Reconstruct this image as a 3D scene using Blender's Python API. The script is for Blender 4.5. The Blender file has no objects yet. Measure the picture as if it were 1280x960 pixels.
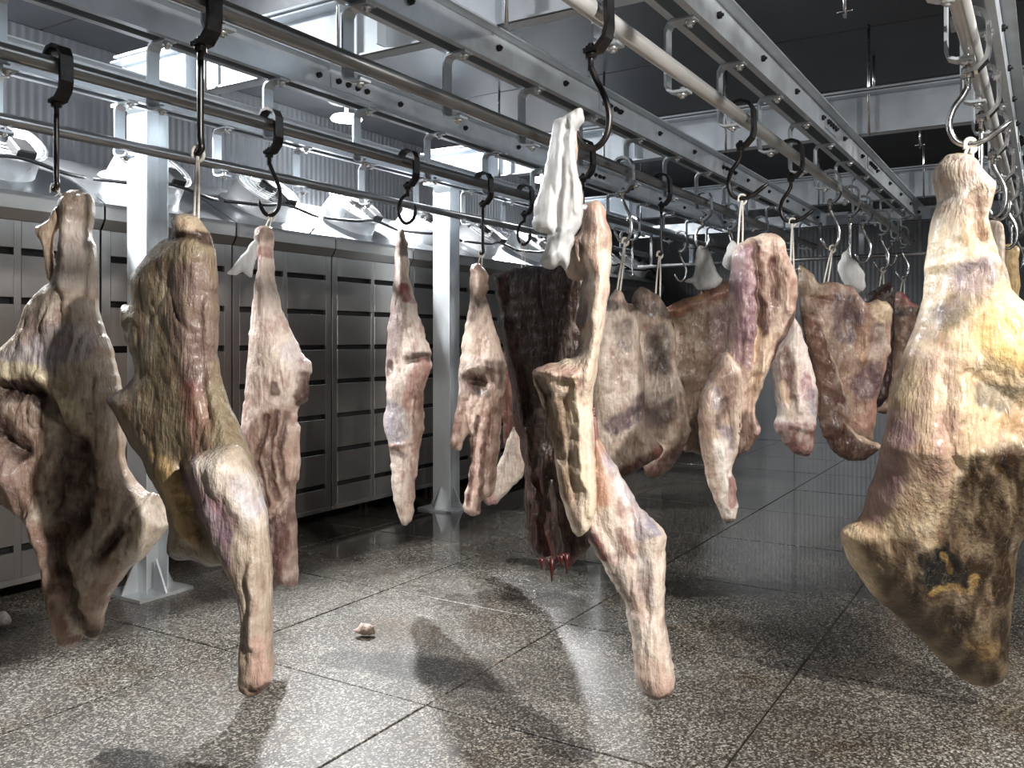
import bpy, bmesh, math, random
import numpy as np
from mathutils import Vector, Matrix

random.seed(7)
SC = bpy.context.scene
COL = SC.collection
PI = math.pi

# ------------------------------------------------------------------ camera
F = 1090.0; A = math.radians(31.6); CA, SA = math.cos(A), math.sin(A)
EYE = 1.24; HZ = 425.0
cam_d = bpy.data.cameras.new('camera'); cam = bpy.data.objects.new('camera', cam_d)
COL.objects.link(cam)
cam_d.sensor_width = 36; cam_d.lens = F / 1280 * 36
cam_d.shift_y = -(480 - HZ) / 1280
cam_d.clip_start = 0.02
cam.location = (0, 0, EYE); cam.rotation_euler = (PI/2, 0, A)
SC.camera = cam

# ------------------------------------------------------------------ world, lamps, exposure
w = bpy.data.worlds.new('world'); SC.world = w; w.use_nodes = True
w.node_tree.nodes['Background'].inputs[0].default_value = (0.55, 0.6, 0.68, 1)
w.node_tree.nodes['Background'].inputs[1].default_value = 0.03
vs = SC.view_settings
vs.view_transform = 'Standard'; vs.look = 'None'; vs.gamma = 1; vs.use_curve_mapping = False
vs.exposure = 0.46

def lamp(name, loc, power, size, color, target=None, spot=None):
    if spot:
        d = bpy.data.lights.new(name, 'SPOT'); d.spot_size = math.radians(spot); d.spot_blend = 0.6
        d.shadow_soft_size = size
    else:
        d = bpy.data.lights.new(name, 'POINT'); d.shadow_soft_size = size
    d.energy = power; d.color = color
    o = bpy.data.objects.new(name, d); COL.objects.link(o); o.location = loc
    if target is not None:
        o.rotation_euler = (Vector(target) - Vector(loc)).to_track_quat('-Z', 'Y').to_euler()
    return o
WARM, COOL = (1.0, 0.965, 0.92), (0.97, 0.985, 1.0)
LAMPS = [((1.30, 0.78, 2.56), 450, WARM, (-.45, .15)), ((1.30, 3.70, 2.84), 110, WARM, (-.45, 0)), ((1.30, 6.80, 2.84), 110, WARM, (-.45, 0)),
         ((-4.33, 1.90, 2.84), 430, COOL, (.45, 0)), ((-4.33, 4.75, 2.84), 400, COOL, (.45, 0)), ((-4.33, 7.60, 2.84), 250, COOL, (.45, 0))]
for l, p, c, aim in LAMPS:
    lamp('lamp_light', (l[0], l[1], l[2] - 0.06), p, 0.05, c, (l[0] + aim[0], l[1] + aim[1], l[2] - 1.06), 155)

# ------------------------------------------------------------------ helpers
def s2l(c):
    c = np.asarray(c, float) / 255.0
    return np.where(c <= 0.04045, c / 12.92, ((c + 0.055) / 1.055) ** 2.4)
def rgb(*c): return tuple(s2l(c)) + (1,)
def at(u, v, dep):
    lat = (u - 640) * dep / F
    return Vector((lat * CA - dep * SA, lat * SA + dep * CA, EYE - (v - HZ) * dep / F))
def rail_dep(X, u): return F * X / (CA * (u - 1310.0))
def rail_y(X, u): return (rail_dep(X, u) + X * SA) / CA

def tag(o, label=None, cat=None, group=None, kind=None):
    if label: o['label'] = label
    if cat: o['category'] = cat
    if group: o['group'] = group
    if kind: o['kind'] = kind
    return o
def empty(name, loc=(0, 0, 0), rz=0):
    o = bpy.data.objects.new(name, None); COL.objects.link(o)
    o.location = loc; o.rotation_euler = (0, 0, rz); o.empty_display_size = 0.1
    return o
def link(name, me, parent=None, loc=(0, 0, 0), rot=(0, 0, 0), mat=None):
    o = bpy.data.objects.new(name, me); COL.objects.link(o)
    if parent: o.parent = parent
    o.location = loc; o.rotation_euler = rot
    if mat is not None and len(me.materials) == 0: me.materials.append(mat)
    return o

def smooth(P, k=4):
    P = [Vector(p) for p in P]; out = []
    for i in range(len(P) - 1):
        a, b, c, d = P[max(i-1, 0)], P[i], P[i+1], P[min(i+2, len(P)-1)]
        for j in range(k):
            t = j / k
            out.append(0.5 * ((2*b) + (c - a)*t + (2*a - 5*b + 4*c - d)*t*t + (3*b - a - 3*c + d)*t**3))
    out.append(P[-1]); return out

class MB:
    """collects simple shapes into one mesh"""
    def __init__(s): s.v = []; s.f = []; s.sm = []
    def add(s, vs_, fs, smooth=False):
        b = len(s.v); s.v += [tuple(p) for p in vs_]
        s.f += [tuple(i + b for i in f) for f in fs]; s.sm += [smooth] * len(fs); return s
    def box(s, x0, x1, y0, y1, z0, z1, bev=0.0):
        if bev <= 0:
            v = [(x, y, z) for x in (x0, x1) for y in (y0, y1) for z in (z0, z1)]
            return s.add(v, [(0,1,3,2), (4,6,7,5), (0,4,5,1), (2,3,7,6), (0,2,6,4), (1,5,7,3)])
        bm = bmesh.new(); bmesh.ops.create_cube(bm, size=1)
        for q in bm.verts:
            q.co = Vector(((x0+x1)/2 + q.co.x*(x1-x0), (y0+y1)/2 + q.co.y*(y1-y0), (z0+z1)/2 + q.co.z*(z1-z0)))
        bmesh.ops.bevel(bm, geom=bm.edges[:], offset=bev, segments=1, affect='EDGES')
        bm.verts.index_update()
        s.add([q.co[:] for q in bm.verts], [[q.index for q in f.verts] for f in bm.faces]); bm.free(); return s
    def tube(s, path, r, n=8, cap=True, closed=False):
        P = [Vector(p) for p in path]; m = len(P)
        R = r if hasattr(r, '__len__') else [r] * m
        T = []
        for i in range(m):
            a = P[(i-1) % m] if (closed or i > 0) else P[i]; b = P[(i+1) % m] if (closed or i < m-1) else P[i]
            T.append((b - a).normalized())
        up = Vector((0, 0, 1)) if abs(T[0].z) < 0.9 else Vector((1, 0, 0))
        N = (up - T[0] * up.dot(T[0])).normalized(); vs_ = []
        for i in range(m):
            N = (N - T[i] * N.dot(T[i])).normalized(); B = T[i].cross(N)
            for k in range(n):
                a = 2 * PI * k / n
                vs_.append(P[i] + (N * math.cos(a) + B * math.sin(a)) * R[i])
        fs = []
        for i in range(m if closed else m - 1):
            j = (i + 1) % m
            for k in range(n):
                fs.append((i*n + k, i*n + (k+1) % n, j*n + (k+1) % n, j*n + k))
        s.add(vs_, fs, True)
        if cap and not closed:
            b = len(s.v) - len(vs_)
            s.f += [tuple(b + k for k in reversed(range(n))), tuple(b + (m-1)*n + k for k in range(n))]; s.sm += [False, False]
        return s
    def strap(s, path, width, thick, y=0.0):
        """flat bar bent along a path in the XZ plane, 'width' along Y"""
        P = [Vector((p[0], 0, p[1])) for p in path]; m = len(P); rings = []
        for i in range(m):
            t = (P[min(i+1, m-1)] - P[max(i-1, 0)]).normalized(); n = Vector((-t.z, 0, t.x)) * thick / 2
            for q, yy in ((n, -1), (n, 1), (-n, 1), (-n, -1)):
                rings.append((P[i].x + q.x, y + yy * width / 2, P[i].z + q.z))
        fs = [(0, 1, 2, 3), tuple((m-1)*4 + k for k in (3, 2, 1, 0))]
        for i in range(m - 1):
            for k in range(4): fs.append((i*4 + k, (i+1)*4 + k, (i+1)*4 + (k+1) % 4, i*4 + (k+1) % 4))
        return s.add(rings, fs)
    def lathe(s, prof, n=16, M=None):
        vs_ = []; m = len(prof)
        for (r, z) in prof:
            for k in range(n):
                p = Vector((r * math.cos(2*PI*k/n), r * math.sin(2*PI*k/n), z))
                vs_.append(M @ p if M else p)
        fs = []
        for i in range(m - 1):
            for k in range(n): fs.append((i*n + k, i*n + (k+1) % n, (i+1)*n + (k+1) % n, (i+1)*n + k))
        return s.add(vs_, fs, True)
    def mesh(s, name, mat=None):
        me = bpy.data.meshes.new(name); me.from_pydata(s.v, [], s.f)
        me.polygons.foreach_set('use_smooth', s.sm)
        if mat is not None: me.materials.append(mat)
        me.update(); return me
    def build(s, name, mat, parent=None, loc=(0, 0, 0), rot=(0, 0, 0)):
        return link(name, s.mesh(name, mat), parent, loc, rot)

# ------------------------------------------------------------------ materials
def newmat(name):
    m = bpy.data.materials.new(name); m.use_nodes = True
    nt = m.node_tree; b = nt.nodes['Principled BSDF']
    return m, nt, b
def N(nt, t, **kw):
    n = nt.nodes.new(t)
    for k, v in kw.items(): setattr(n, k, v)
    return n
def coords(nt, scale=(1, 1, 1), kind='Object'):
    tc = N(nt, 'ShaderNodeTexCoord'); mp = N(nt, 'ShaderNodeMapping')
    mp.inputs['Scale'].default_value = scale
    nt.links.new(tc.outputs[kind], mp.inputs[0]); return mp.outputs[0]
def noise(nt, vec, scale, detail=3, rough=0.55):
    n = N(nt, 'ShaderNodeTexNoise'); n.inputs['Scale'].default_value = scale
    n.inputs['Detail'].default_value = detail; n.inputs['Roughness'].default_value = rough
    nt.links.new(vec, n.inputs['Vector']); return n
def ramp(nt, fac, stops):
    r = N(nt, 'ShaderNodeValToRGB'); e = r.color_ramp.elements
    e[0].position, e[0].color = stops[0][0], stops[0][1]
    e[1].position, e[1].color = stops[-1][0], stops[-1][1]
    for p, c in stops[1:-1]:
        q = e.new(p); q.color = c
    nt.links.new(fac, r.inputs[0]); return r.outputs[0]
def g(v): return (v, v, v, 1)

def metal(name, col, rough, metallic=1.0, spangle=0.12, sc=(1, 1, 1), nscale=14, rr=0.08, bump=0.0):
    m, nt, b = newmat(name); L = nt.links
    v = coords(nt, sc); n = noise(nt, v, nscale, 4)
    c0 = [x * (1 - spangle) for x in col[:3]] + [1]; c1 = [min(1, x * (1 + spangle)) for x in col[:3]] + [1]
    L.new(ramp(nt, n.outputs[0], [(0.3, c0), (0.7, c1)]), b.inputs['Base Color'])
    L.new(ramp(nt, n.outputs[0], [(0.3, g(rough - rr)), (0.7, g(rough + rr))]), b.inputs['Roughness'])
    b.inputs['Metallic'].default_value = metallic
    if bump:
        bp = N(nt, 'ShaderNodeBump'); bp.inputs['Strength'].default_value = bump; bp.inputs['Distance'].default_value = 0.01
        L.new(n.outputs[0], bp.inputs['Height']); L.new(bp.outputs[0], b.inputs['Normal'])
    return m
def plain(name, col, rough=0.5, metallic=0.0, var=0.1, nscale=20):
    return metal(name, col, rough, metallic, var, nscale=nscale, rr=0.05)

M_GALV = metal('galvanised steel', rgb(205, 212, 218), 0.36, 0.55, 0.10, nscale=9)
M_BEAM = metal('galvanised beam', rgb(198, 205, 212), 0.42, 0.35, 0.12, nscale=5)
M_PIPE = metal('rail pipe steel', rgb(146, 146, 146), 0.34, 0.65, 0.15, sc=(4, 0.6, 4), nscale=9)
M_PIPEW = metal('bright rail pipe steel', rgb(214, 213, 210), 0.34, 0.45, 0.10, sc=(4, 0.6, 4), nscale=9)
M_DARK = metal('dark oiled steel', rgb(62, 60, 60), 0.34, 0.85, 0.25, nscale=30)
M_CHROME = metal('bright hook steel', rgb(200, 200, 200), 0.22, 1.0, 0.1, nscale=30)
M_BOLT = metal('dark bolt', rgb(48, 48, 50), 0.45, 0.7, 0.2, nscale=40)
M_BOLTL = metal('zinc bolt', rgb(225, 226, 226), 0.30, 0.8, 0.1, nscale=40)
M_STAIN = metal('stainless sheet', rgb(150, 147, 144), 0.32, 0.88, 0.06, sc=(1.2, 1.2, 3), nscale=2, rr=0.05, bump=0.01)
M_STAIND = metal('stainless frame', rgb(168, 164, 160), 0.34, 0.92, 0.10, sc=(3, 3, 1), nscale=5)
M_DECK = metal('fan deck sheet', rgb(150, 153, 156), 0.36, 0.8, 0.10, nscale=6)
M_FAN = metal('fan housing', rgb(226, 228, 230), 0.34, 0.35, 0.05, nscale=6)
M_BLACK = plain('black void', rgb(16, 16, 17), 0.7)
M_RUBBER = plain('black cable', rgb(30, 30, 31), 0.5)
M_ROPE = plain('white cord', rgb(222, 218, 208), 0.7, 0, 0.1, 90)
M_COLUMN = metal('column steel', rgb(205, 210, 213), 0.36, 0.45, 0.10, sc=(1, 1, .4), nscale=7)

def mat_meat():
    m, nt, b = newmat('raw beef'); L = nt.links
    a = N(nt, 'ShaderNodeAttribute'); a.attribute_name = 'Col'
    v1 = coords(nt, (1, 1, 1)); v2 = coords(nt, (1, 1, 0.16))
    n1 = noise(nt, v1, 16, 5, 0.6); n2 = noise(nt, v2, 85, 4, 0.6); n3 = noise(nt, v1, 60, 3, 0.6)
    mul = N(nt, 'ShaderNodeMix', data_type='RGBA', blend_type='MULTIPLY'); mul.inputs[0].default_value = 1
    L.new(a.outputs['Color'], mul.inputs[6])
    L.new(ramp(nt, n1.outputs[0], [(0.28, (0.70, 0.58, 0.54, 1)), (0.5, (0.97, 0.95, 0.94, 1)), (0.72, (1.12, 1.10, 1.06, 1))]), mul.inputs[7])
    mul2 = N(nt, 'ShaderNodeMix', data_type='RGBA', blend_type='MULTIPLY'); mul2.inputs[0].default_value = 0.8
    L.new(mul.outputs[2], mul2.inputs[6])
    L.new(ramp(nt, n2.outputs[0], [(0.30, (0.70, 0.62, 0.60, 1)), (0.52, g(1.0)), (0.75, g(1.12))]), mul2.inputs[7])
    n4 = noise(nt, v2, 34, 3, 0.5)
    thr = N(nt, 'ShaderNodeMix', data_type='RGBA', blend_type='MIX')
    L.new(ramp(nt, n4.outputs[0], [(0.485, g(0)), (0.50, g(0.13)), (0.515, g(0))]), thr.inputs[0])
    L.new(mul2.outputs[2], thr.inputs[6]); thr.inputs[7].default_value = rgb(232, 222, 206)
    n5 = noise(nt, v1, 30, 4, 0.65)
    spk = N(nt, 'ShaderNodeMix', data_type='RGBA', blend_type='MULTIPLY'); spk.inputs[0].default_value = 1
    L.new(thr.outputs[2], spk.inputs[6]); L.new(ramp(nt, n5.outputs[0], [(0.26, (0.55, 0.40, 0.36, 1)), (0.33, g(1.0))]), spk.inputs[7])
    L.new(spk.outputs[2], b.inputs['Base Color'])
    b.inputs['Coat Weight'].default_value = 0.2; b.inputs['Coat Roughness'].default_value = 0.25
    L.new(ramp(nt, n3.outputs[0], [(0.3, g(0.30)), (0.7, g(0.52))]), b.inputs['Roughness'])
    b.inputs['Specular IOR Level'].default_value = 0.45
    ad = N(nt, 'ShaderNodeMath', operation='ADD'); L.new(n2.outputs[0], ad.inputs[0]); L.new(n1.outputs[0], ad.inputs[1])
    ad2 = N(nt, 'ShaderNodeMath', operation='MULTIPLY_ADD'); L.new(n3.outputs[0], ad2.inputs[0]); ad2.inputs[1].default_value = 0.5; L.new(ad.outputs[0], ad2.inputs[2])
    bp = N(nt, 'ShaderNodeBump'); bp.inputs['Strength'].default_value = 0.8; bp.inputs['Distance'].default_value = 0.009
    L.new(ad2.outputs[0], bp.inputs['Height']); L.new(bp.outputs[0], b.inputs['Normal'])
    return m
M_MEAT = mat_meat()

def mat_bag():
    m, nt, b = newmat('thin white plastic'); L = nt.links
    n = noise(nt, coords(nt, (1, 1, .5)), 22, 4)
    L.new(ramp(nt, n.outputs[0], [(0.3, rgb(205, 205, 205)), (0.7, rgb(238, 238, 236))]), b.inputs['Base Color'])
    b.inputs['Roughness'].default_value = 0.35
    b.inputs['Transmission Weight'].default_value = 0.35
    b.inputs['IOR'].default_value = 1.1
    bp = N(nt, 'ShaderNodeBump'); bp.inputs['Strength'].default_value = 0.5; bp.inputs['Distance'].default_value = 0.01
    L.new(n.outputs[0], bp.inputs['Height']); L.new(bp.outputs[0], b.inputs['Normal'])
    return m
M_BAG = mat_bag()

def mat_floor():
    m, nt, b = newmat('terrazzo'); L = nt.links
    v = coords(nt, (1, 1, 1), 'Generated') if False else None
    geo = N(nt, 'ShaderNodeNewGeometry'); pos = geo.outputs['Position']
    vo = N(nt, 'ShaderNodeTexVoronoi'); vo.inputs['Scale'].default_value = 170; L.new(pos, vo.inputs['Vector'])
    bw = N(nt, 'ShaderNodeRGBToBW'); L.new(vo.outputs['Color'], bw.inputs[0])
    chips = ramp(nt, bw.outputs[0], [(0.15, rgb(44, 41, 37)), (0.42, rgb(72, 68, 62)), (0.60, rgb(97, 93, 86)), (0.85, rgb(176, 172, 163))])
    big = noise(nt, pos, 0.75, 4, 0.6); big2 = noise(nt, pos, 2.6, 4, 0.6)
    mx = N(nt, 'ShaderNodeMix', data_type='RGBA', blend_type='MULTIPLY'); mx.inputs[0].default_value = 1
    L.new(chips, mx.inputs[6])
    L.new(ramp(nt, big2.outputs[0], [(0.30, (0.70, 0.60, 0.50, 1)), (0.42, (0.93, 0.91, 0.88, 1)), (0.75, g(1.0))]), mx.inputs[7])
    st = at(478, 785, F * EYE / (785 - HZ)); sb = N(nt, 'ShaderNodeVectorMath', operation='DISTANCE'); sb.inputs[1].default_value = (st.x, st.y, 0); L.new(pos, sb.inputs[0])
    sa = N(nt, 'ShaderNodeMath', operation='MULTIPLY_ADD'); L.new(big2.outputs[0], sa.inputs[0]); sa.inputs[1].default_value = 0.35; L.new(sb.outputs['Value'], sa.inputs[2])
    m3 = N(nt, 'ShaderNodeMix', data_type='RGBA', blend_type='MULTIPLY'); m3.inputs[0].default_value = 1; L.new(mx.outputs[2], m3.inputs[6])
    L.new(ramp(nt, sa.outputs[0], [(0.25, (0.60, 0.44, 0.28, 1)), (0.48, g(1.0))]), m3.inputs[7])
    # the far half of the floor is wet
    sx = N(nt, 'ShaderNodeSeparateXYZ'); L.new(pos, sx.inputs[0])
    mr = N(nt, 'ShaderNodeMapRange'); L.new(sx.outputs['Y'], mr.inputs[0])
    mr.inputs[1].default_value = 3.0; mr.inputs[2].default_value = 5.2; mr.inputs[3].default_value = 0.0; mr.inputs[4].default_value = 0.55
    ad = N(nt, 'ShaderNodeMath', operation='ADD'); L.new(big.outputs[0], ad.inputs[0]); L.new(mr.outputs[0], ad.inputs[1])
    L.new(ramp(nt, ad.outputs[0], [(0.46, g(0.46)), (0.66, g(0.24)), (0.85, g(0.07))]), b.inputs['Roughness'])
    m4 = N(nt, 'ShaderNodeMix', data_type='RGBA', blend_type='MULTIPLY'); m4.inputs[0].default_value = 1; L.new(m3.outputs[2], m4.inputs[6])
    L.new(ramp(nt, ad.outputs[0], [(0.50, g(1.0)), (0.85, g(0.42))]), m4.inputs[7])
    L.new(m4.outputs[2], b.inputs['Base Color'])
    L.new(ramp(nt, ad.outputs[0], [(0.55, g(0.0)), (0.85, g(0.8))]), b.inputs['Coat Weight']); b.inputs['Coat Roughness'].default_value = 0.06
    b.inputs['Specular IOR Level'].default_value = 0.5
    bp = N(nt, 'ShaderNodeBump'); bp.inputs['Strength'].default_value = 0.12; bp.inputs['Distance'].default_value = 0.003
    L.new(bw.outputs[0], bp.inputs['Height']); L.new(bp.outputs[0], b.inputs['Normal'])
    return m
M_FLOOR = mat_floor()
M_GROUT = plain('dark joint', rgb(38, 34, 30), 0.7)

def mat_wall(name, c0, c1, freq=0, rough=0.38, metallic=0.25, ribs=0.6):
    m, nt, b = newmat(name); L = nt.links
    geo = N(nt, 'ShaderNodeNewGeometry'); n = noise(nt, geo.outputs['Position'], 1.6, 3)
    L.new(ramp(nt, n.outputs[0], [(0.3, c0), (0.7, c1)]), b.inputs['Base Color'])
    b.inputs['Roughness'].default_value = rough; b.inputs['Metallic'].default_value = metallic
    if freq:
        sx = N(nt, 'ShaderNodeSeparateXYZ'); L.new(geo.outputs['Position'], sx.inputs[0])
        ad = N(nt, 'ShaderNodeMath', operation='ADD'); L.new(sx.outputs['X'], ad.inputs[0]); L.new(sx.outputs['Y'], ad.inputs[1])
        mu = N(nt, 'ShaderNodeMath', operation='MULTIPLY'); L.new(ad.outputs[0], mu.inputs[0]); mu.inputs[1].default_value = freq
        si = N(nt, 'ShaderNodeMath', operation='SINE'); L.new(mu.outputs[0], si.inputs[0])
        bp = N(nt, 'ShaderNodeBump'); bp.inputs['Strength'].default_value = ribs; bp.inputs['Distance'].default_value = 0.006
        L.new(si.outputs[0], bp.inputs['Height']); L.new(bp.outputs[0], b.inputs['Normal'])
    return m
M_WALL = mat_wall('ribbed panel', rgb(108, 111, 116), rgb(122, 125, 130), freq=2 * PI / 0.05)
M_WALL2 = mat_wall('grey panel', rgb(100, 103, 106), rgb(116, 118, 121), freq=2 * PI / 0.05, ribs=0.12)
M_CEIL = mat_wall('ceiling panel', rgb(72, 74, 78), rgb(84, 86, 90), rough=0.42, metallic=0.2)
M_EMIT, nt, b = newmat('lamp glass')
b.inputs['Emission Color'].default_value = (1, 0.98, 0.95, 1); b.inputs['Emission Strength'].default_value = 9
b.inputs['Base Color'].default_value = (0.9, 0.9, 0.9, 1)

# ------------------------------------------------------------------ room shell
CEIL = EYE + 1.75; XL, XR, YN, YF = -4.85, 2.2, -3.2, 10.9
tag(MB().box(XL, XR, YN, YF, -0.12, -0.006).build('floor', M_GROUT), kind='structure')
FLOOR = bpy.data.objects['floor']
TX, TY, TS = -0.80, 2.37, 1.0
slabs = {}
ix0 = math.floor((XL - TX) / TS); ix1 = math.ceil((XR - TX) / TS)
iy0 = math.floor((YN - TY) / TS); iy1 = math.ceil((YF - TY) / TS)
for i in range(ix0, ix1):
    for j in range(iy0, iy1):
        x0, x1 = max(XL, TX + i*TS), min(XR, TX + (i+1)*TS); y0, y1 = max(YN, TY + j*TS), min(YF, TY + (j+1)*TS)
        if x1 - x0 < .02 or y1 - y0 < .02: continue
        key = (round(x1-x0, 3), round(y1-y0, 3))
        if key not in slabs:
            gx, gy = key[0]/2 - .004, key[1]/2 - .004
            slabs[key] = MB().box(-gx, gx, -gy, gy, -.02, 0, .002).mesh('floor_slab', M_FLOOR)
        link('floor_slab', slabs[key], FLOOR, ((x0+x1)/2, (y0+y1)/2, random.uniform(-.0008, .0008)))
tag(MB().box(XL - .15, XR + .15, YN - .15, YF + .15, CEIL + .03, CEIL + .15).build('ceiling', M_GROUT), kind='structure')
CEI = bpy.data.objects['ceiling']
cp = MB().box(XL, XR, -.594, .594, 0, .03, .004).mesh('ceiling_panel', M_CEIL)
y = YN + .6
while y < YF:
    link('ceiling_panel', cp, CEI, (0, y, CEIL)); y += 1.2
tag(MB().box(XL - .15, XL - .01, YN, YF, -.1, CEIL + .03).build('wall_left', M_GROUT), kind='structure')
wp = MB().box(-.01, 0, -.547, .547, 0.0, CEIL, .002).mesh('wall_panel', M_WALL)
y = YN + .55
while y < YF - .3:
    link('wall_panel', wp, bpy.data.objects['wall_left'], (XL, y, 0)); y += 1.1
tag(MB().box(XL, XR, YF + .01, YF + .15, -.1, CEIL + .03).build('wall_back', M_GROUT), kind='structure')
wp2 = MB().box(-.547, .547, 0, .01, 0, CEIL, .002).mesh('wall_panel', M_WALL2)
x = XL + .55
while x < XR - .3:
    link('wall_panel', wp2, bpy.data.objects['wall_back'], (x, YF, 0)); x += 1.1
tag(MB().box(XR, XR + .15, YN, YF, -.1, CEIL + .03).build('wall_right', M_WALL2), kind='structure')
tag(MB().box(XL, XR, YN - .15, YN, -.1, CEIL + .03).build('wall_front', M_WALL2), kind='structure')

# lamps (fixtures)
where = ['opposite the first column by the right wall', 'opposite the second column by the right wall', 'at the far end by the right wall',
         'above the cooling cabinets, before the first column', 'above the cooling cabinets, before the second column', 'above the far end of the cooling cabinets']
for (l, p, c, aim), wh in zip(LAMPS, where):
    t = empty('ceiling_lamp', (l[0], l[1], CEIL))
    tag(t, 'round white bulkhead lamp on the ceiling ' + wh, 'lamp', 'ceiling lamps')
    dz = CEIL - l[2]
    MB().lathe([(0.001, 0), (.13, 0), (.13, -.03), (.11, -.035), (.001, -.035)], 20).build('lamp_base', M_BEAM, t)
    MB().tube([(0, 0, -.03), (0, 0, -dz)], .015).build('lamp_stem', M_BEAM, t)
    MB().lathe([(.02, -dz + .03), (.10, -dz + .02), (.115, -dz), (.11, -dz - .008), (.02, -dz - .008), (.001, -dz - .008)], 20).build('lamp_glass', M_EMIT, t)

# ------------------------------------------------------------------ overhead rails
RX = [-3.43, -2.62, -1.81, -1.0, -0.19]
RZ = EYE + 0.85           # centre of the rail pipe
Y0, Y1 = -2.6, 8.2
BY = [0.2, 2.7, 5.2, 7.7]
hanger_me = MB().strap([(.035, .186), (-.03, .186), (-.052, .180), (-.062, .162), (-.062, -.022), (-.055, -.038), (-.035, -.046), (.012, -.046)], .05, .008).mesh('hanger_bracket', M_GALV)
hbolt_me = MB().tube([(.015, 0, .21), (.015, 0, .16)], .009, 6).tube([(.015, 0, .182), (.015, 0, .170)], .016, 6).mesh('bolt', M_BOLTL)
fbolt_me = MB().tube([(-.012, 0, -.03), (-.012, 0, -.066)], .008, 6).tube([(-.012, 0, -.048), (-.012, 0, -.060)], .015, 6).mesh('bolt', M_BOLTL)
wbolt_me = MB().tube([(0, 0, 0), (.012, 0, 0)], .013, 6).tube([(0, 0, 0), (.02, 0, 0)], .006, 6).mesh('bolt', M_BOLT)
rail_lab = ['overhead meat rail running closest to the cooling cabinets, empty of hooks',
            'overhead meat rail carrying the hindquarters before the cabinets, second from the cabinet wall',
            'dull overhead meat rail carrying the olive forequarter, third from the cabinets',
            'bright overhead meat rail carrying the carcass with the white bag',
            'overhead meat rail carrying the big yellow hindquarter, furthest from the cabinets']
for k, X in enumerate(RX):
    r = empty('overhead_rail', (X, 0, RZ)); tag(r, rail_lab[k], 'rail', 'overhead meat rails')
    MB().tube([(0, Y0, 0), (0, Y1, 0)], .025, 14).build('rail_pipe', M_PIPEW if k >= 3 else M_PIPE, r)
    c = MB(); zb, zt = .19, .30
    c.box(.044, .050, Y0, Y1, zb, zt)            # web
    c.box(.022, .044, Y0, Y1, zb, zb + .006)     # inturned lips of the open underside
    c.box(-.05, -.028, Y0, Y1, zb, zb + .006)
    c.box(-.056, -.05, Y0, Y1, zb, zt)           # rear web
    c.box(-.05, .0, Y0, Y1, zt - .007, zt)
    c.box(.0, .095, Y0, Y1, zt - .007, zt)       # top flange
    c.build('channel', M_GALV, r)
    y = 0.25 + .11 * k; i = 0
    while y < Y1 - .1:
        if y > -0.5:
            h = link('hanger_bracket', hanger_me, r, (0, y, 0))
            link('bolt', hbolt_me, h); link('bolt', fbolt_me, h)
            link('bolt', wbolt_me, r, (.05, y + .17, .245))
        y += .53
    for yj in (1.95 + .9 * k, 4.95 + .3 * k):
        sp = MB().box(.05, .056, yj - .13, yj + .13, zb + .02, zt - .02).build('splice_plate', M_GALV, r)
        for q in (-.09, -.03, .03, .09): link('bolt', wbolt_me, sp, (.056, yj + q, .245))

# cross beams with threaded rods to the ceiling
brod = MB().tube([(0, 0, 0), (0, 0, CEIL - EYE - 1.15 + .05)], .008, 8).tube([(0, 0, .25), (0, 0, .265)], .02, 6).mesh('threaded_rod', M_CHROME)
blab = ['before the first column', 'resting on the first column', 'resting on the second column', 'resting on the third column']
for k, by in enumerate(BY):
    t = empty('cross_beam', (0, by, EYE + 1.155)); tag(t, 'pale galvanised cross beam ' + blab[k] + ', above the rails', 'beam', 'cross beams')
    m = MB(); x0, x1 = -3.95, XR
    m.box(x0, x1, -.004, .004, 0, .22); m.box(x0, x1, -.07, .07, .212, .22); m.box(x0, x1, -.012, .07, 0, .008)
    m.build('beam', M_BEAM, t)
    MB().box(x0 + .05, x1, -.085, .06, .225, .235).build('cover_strip', M_BEAM, t)
    for j in range(5):
        xs = -3.4 + j * 1.15
        MB().box(xs - .004, xs + .004, -.06, -.005, .01, .21).build('stiffener', M_BEAM, t)
    for X in RX:
        link('threaded_rod', brod, t, (X + .15, -.04, -.02))
# end channel across the rail ends
t = empty('end_channel', (0, Y1 + .04, RZ + .2)); tag(t, 'pale channel closing the far ends of the overhead rails', 'beam')
MB().box(-3.6, XR, -.004, .004, -.02, .11).box(-3.6, XR, -.004, .06, -.02, -.012).box(-3.6, XR, -.004, .06, .102, .11).build('channel', M_GALV, t)
for xs in (-.62, -1.42, -2.2, -3.0):
    MB().box(xs - .02, xs + .02, .0, .04, -.30, -.02).build('drop_post', M_GALV, t)
t = empty('switch_rail', (0, Y1 - .1, RZ - .12)); tag(t, 'thin cross rail under the far ends of the overhead rails', 'rail')
MB().tube([(-3.5, 0, 0), (.2, 0, 0)], .018, 10).build('rail_pipe', M_PIPE, t)
for X in RX:
    MB().box(X + .06, X + .085, -.01, .01, 0, .32).build('drop_post', M_PIPE, t)

# ceiling stubs (small threaded hangers with cross nuts)
stub = MB().tube([(0, 0, 0), (0, 0, -.25)], .008, 8).tube([(-.035, 0, -.22), (.035, 0, -.22)], .006, 6).tube([(0, -.035, -.24), (0, .035, -.24)], .006, 6).mesh('ceiling_stub', M_CHROME)
for (u, v, wh) in ((1056, 22, 'before the second cross beam'), (1150, 186, 'between the second and third cross beams'), (1092, 120, 'above the second cross beam')):
    dep = F * (CEIL - .25 - EYE) / (HZ - v); p = at(u, v, dep)
    tag(link('ceiling_stub', stub, None, (p.x, p.y, CEIL)), 'short threaded rod hanging from the ceiling ' + wh, 'rod', 'free ceiling rods')

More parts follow.
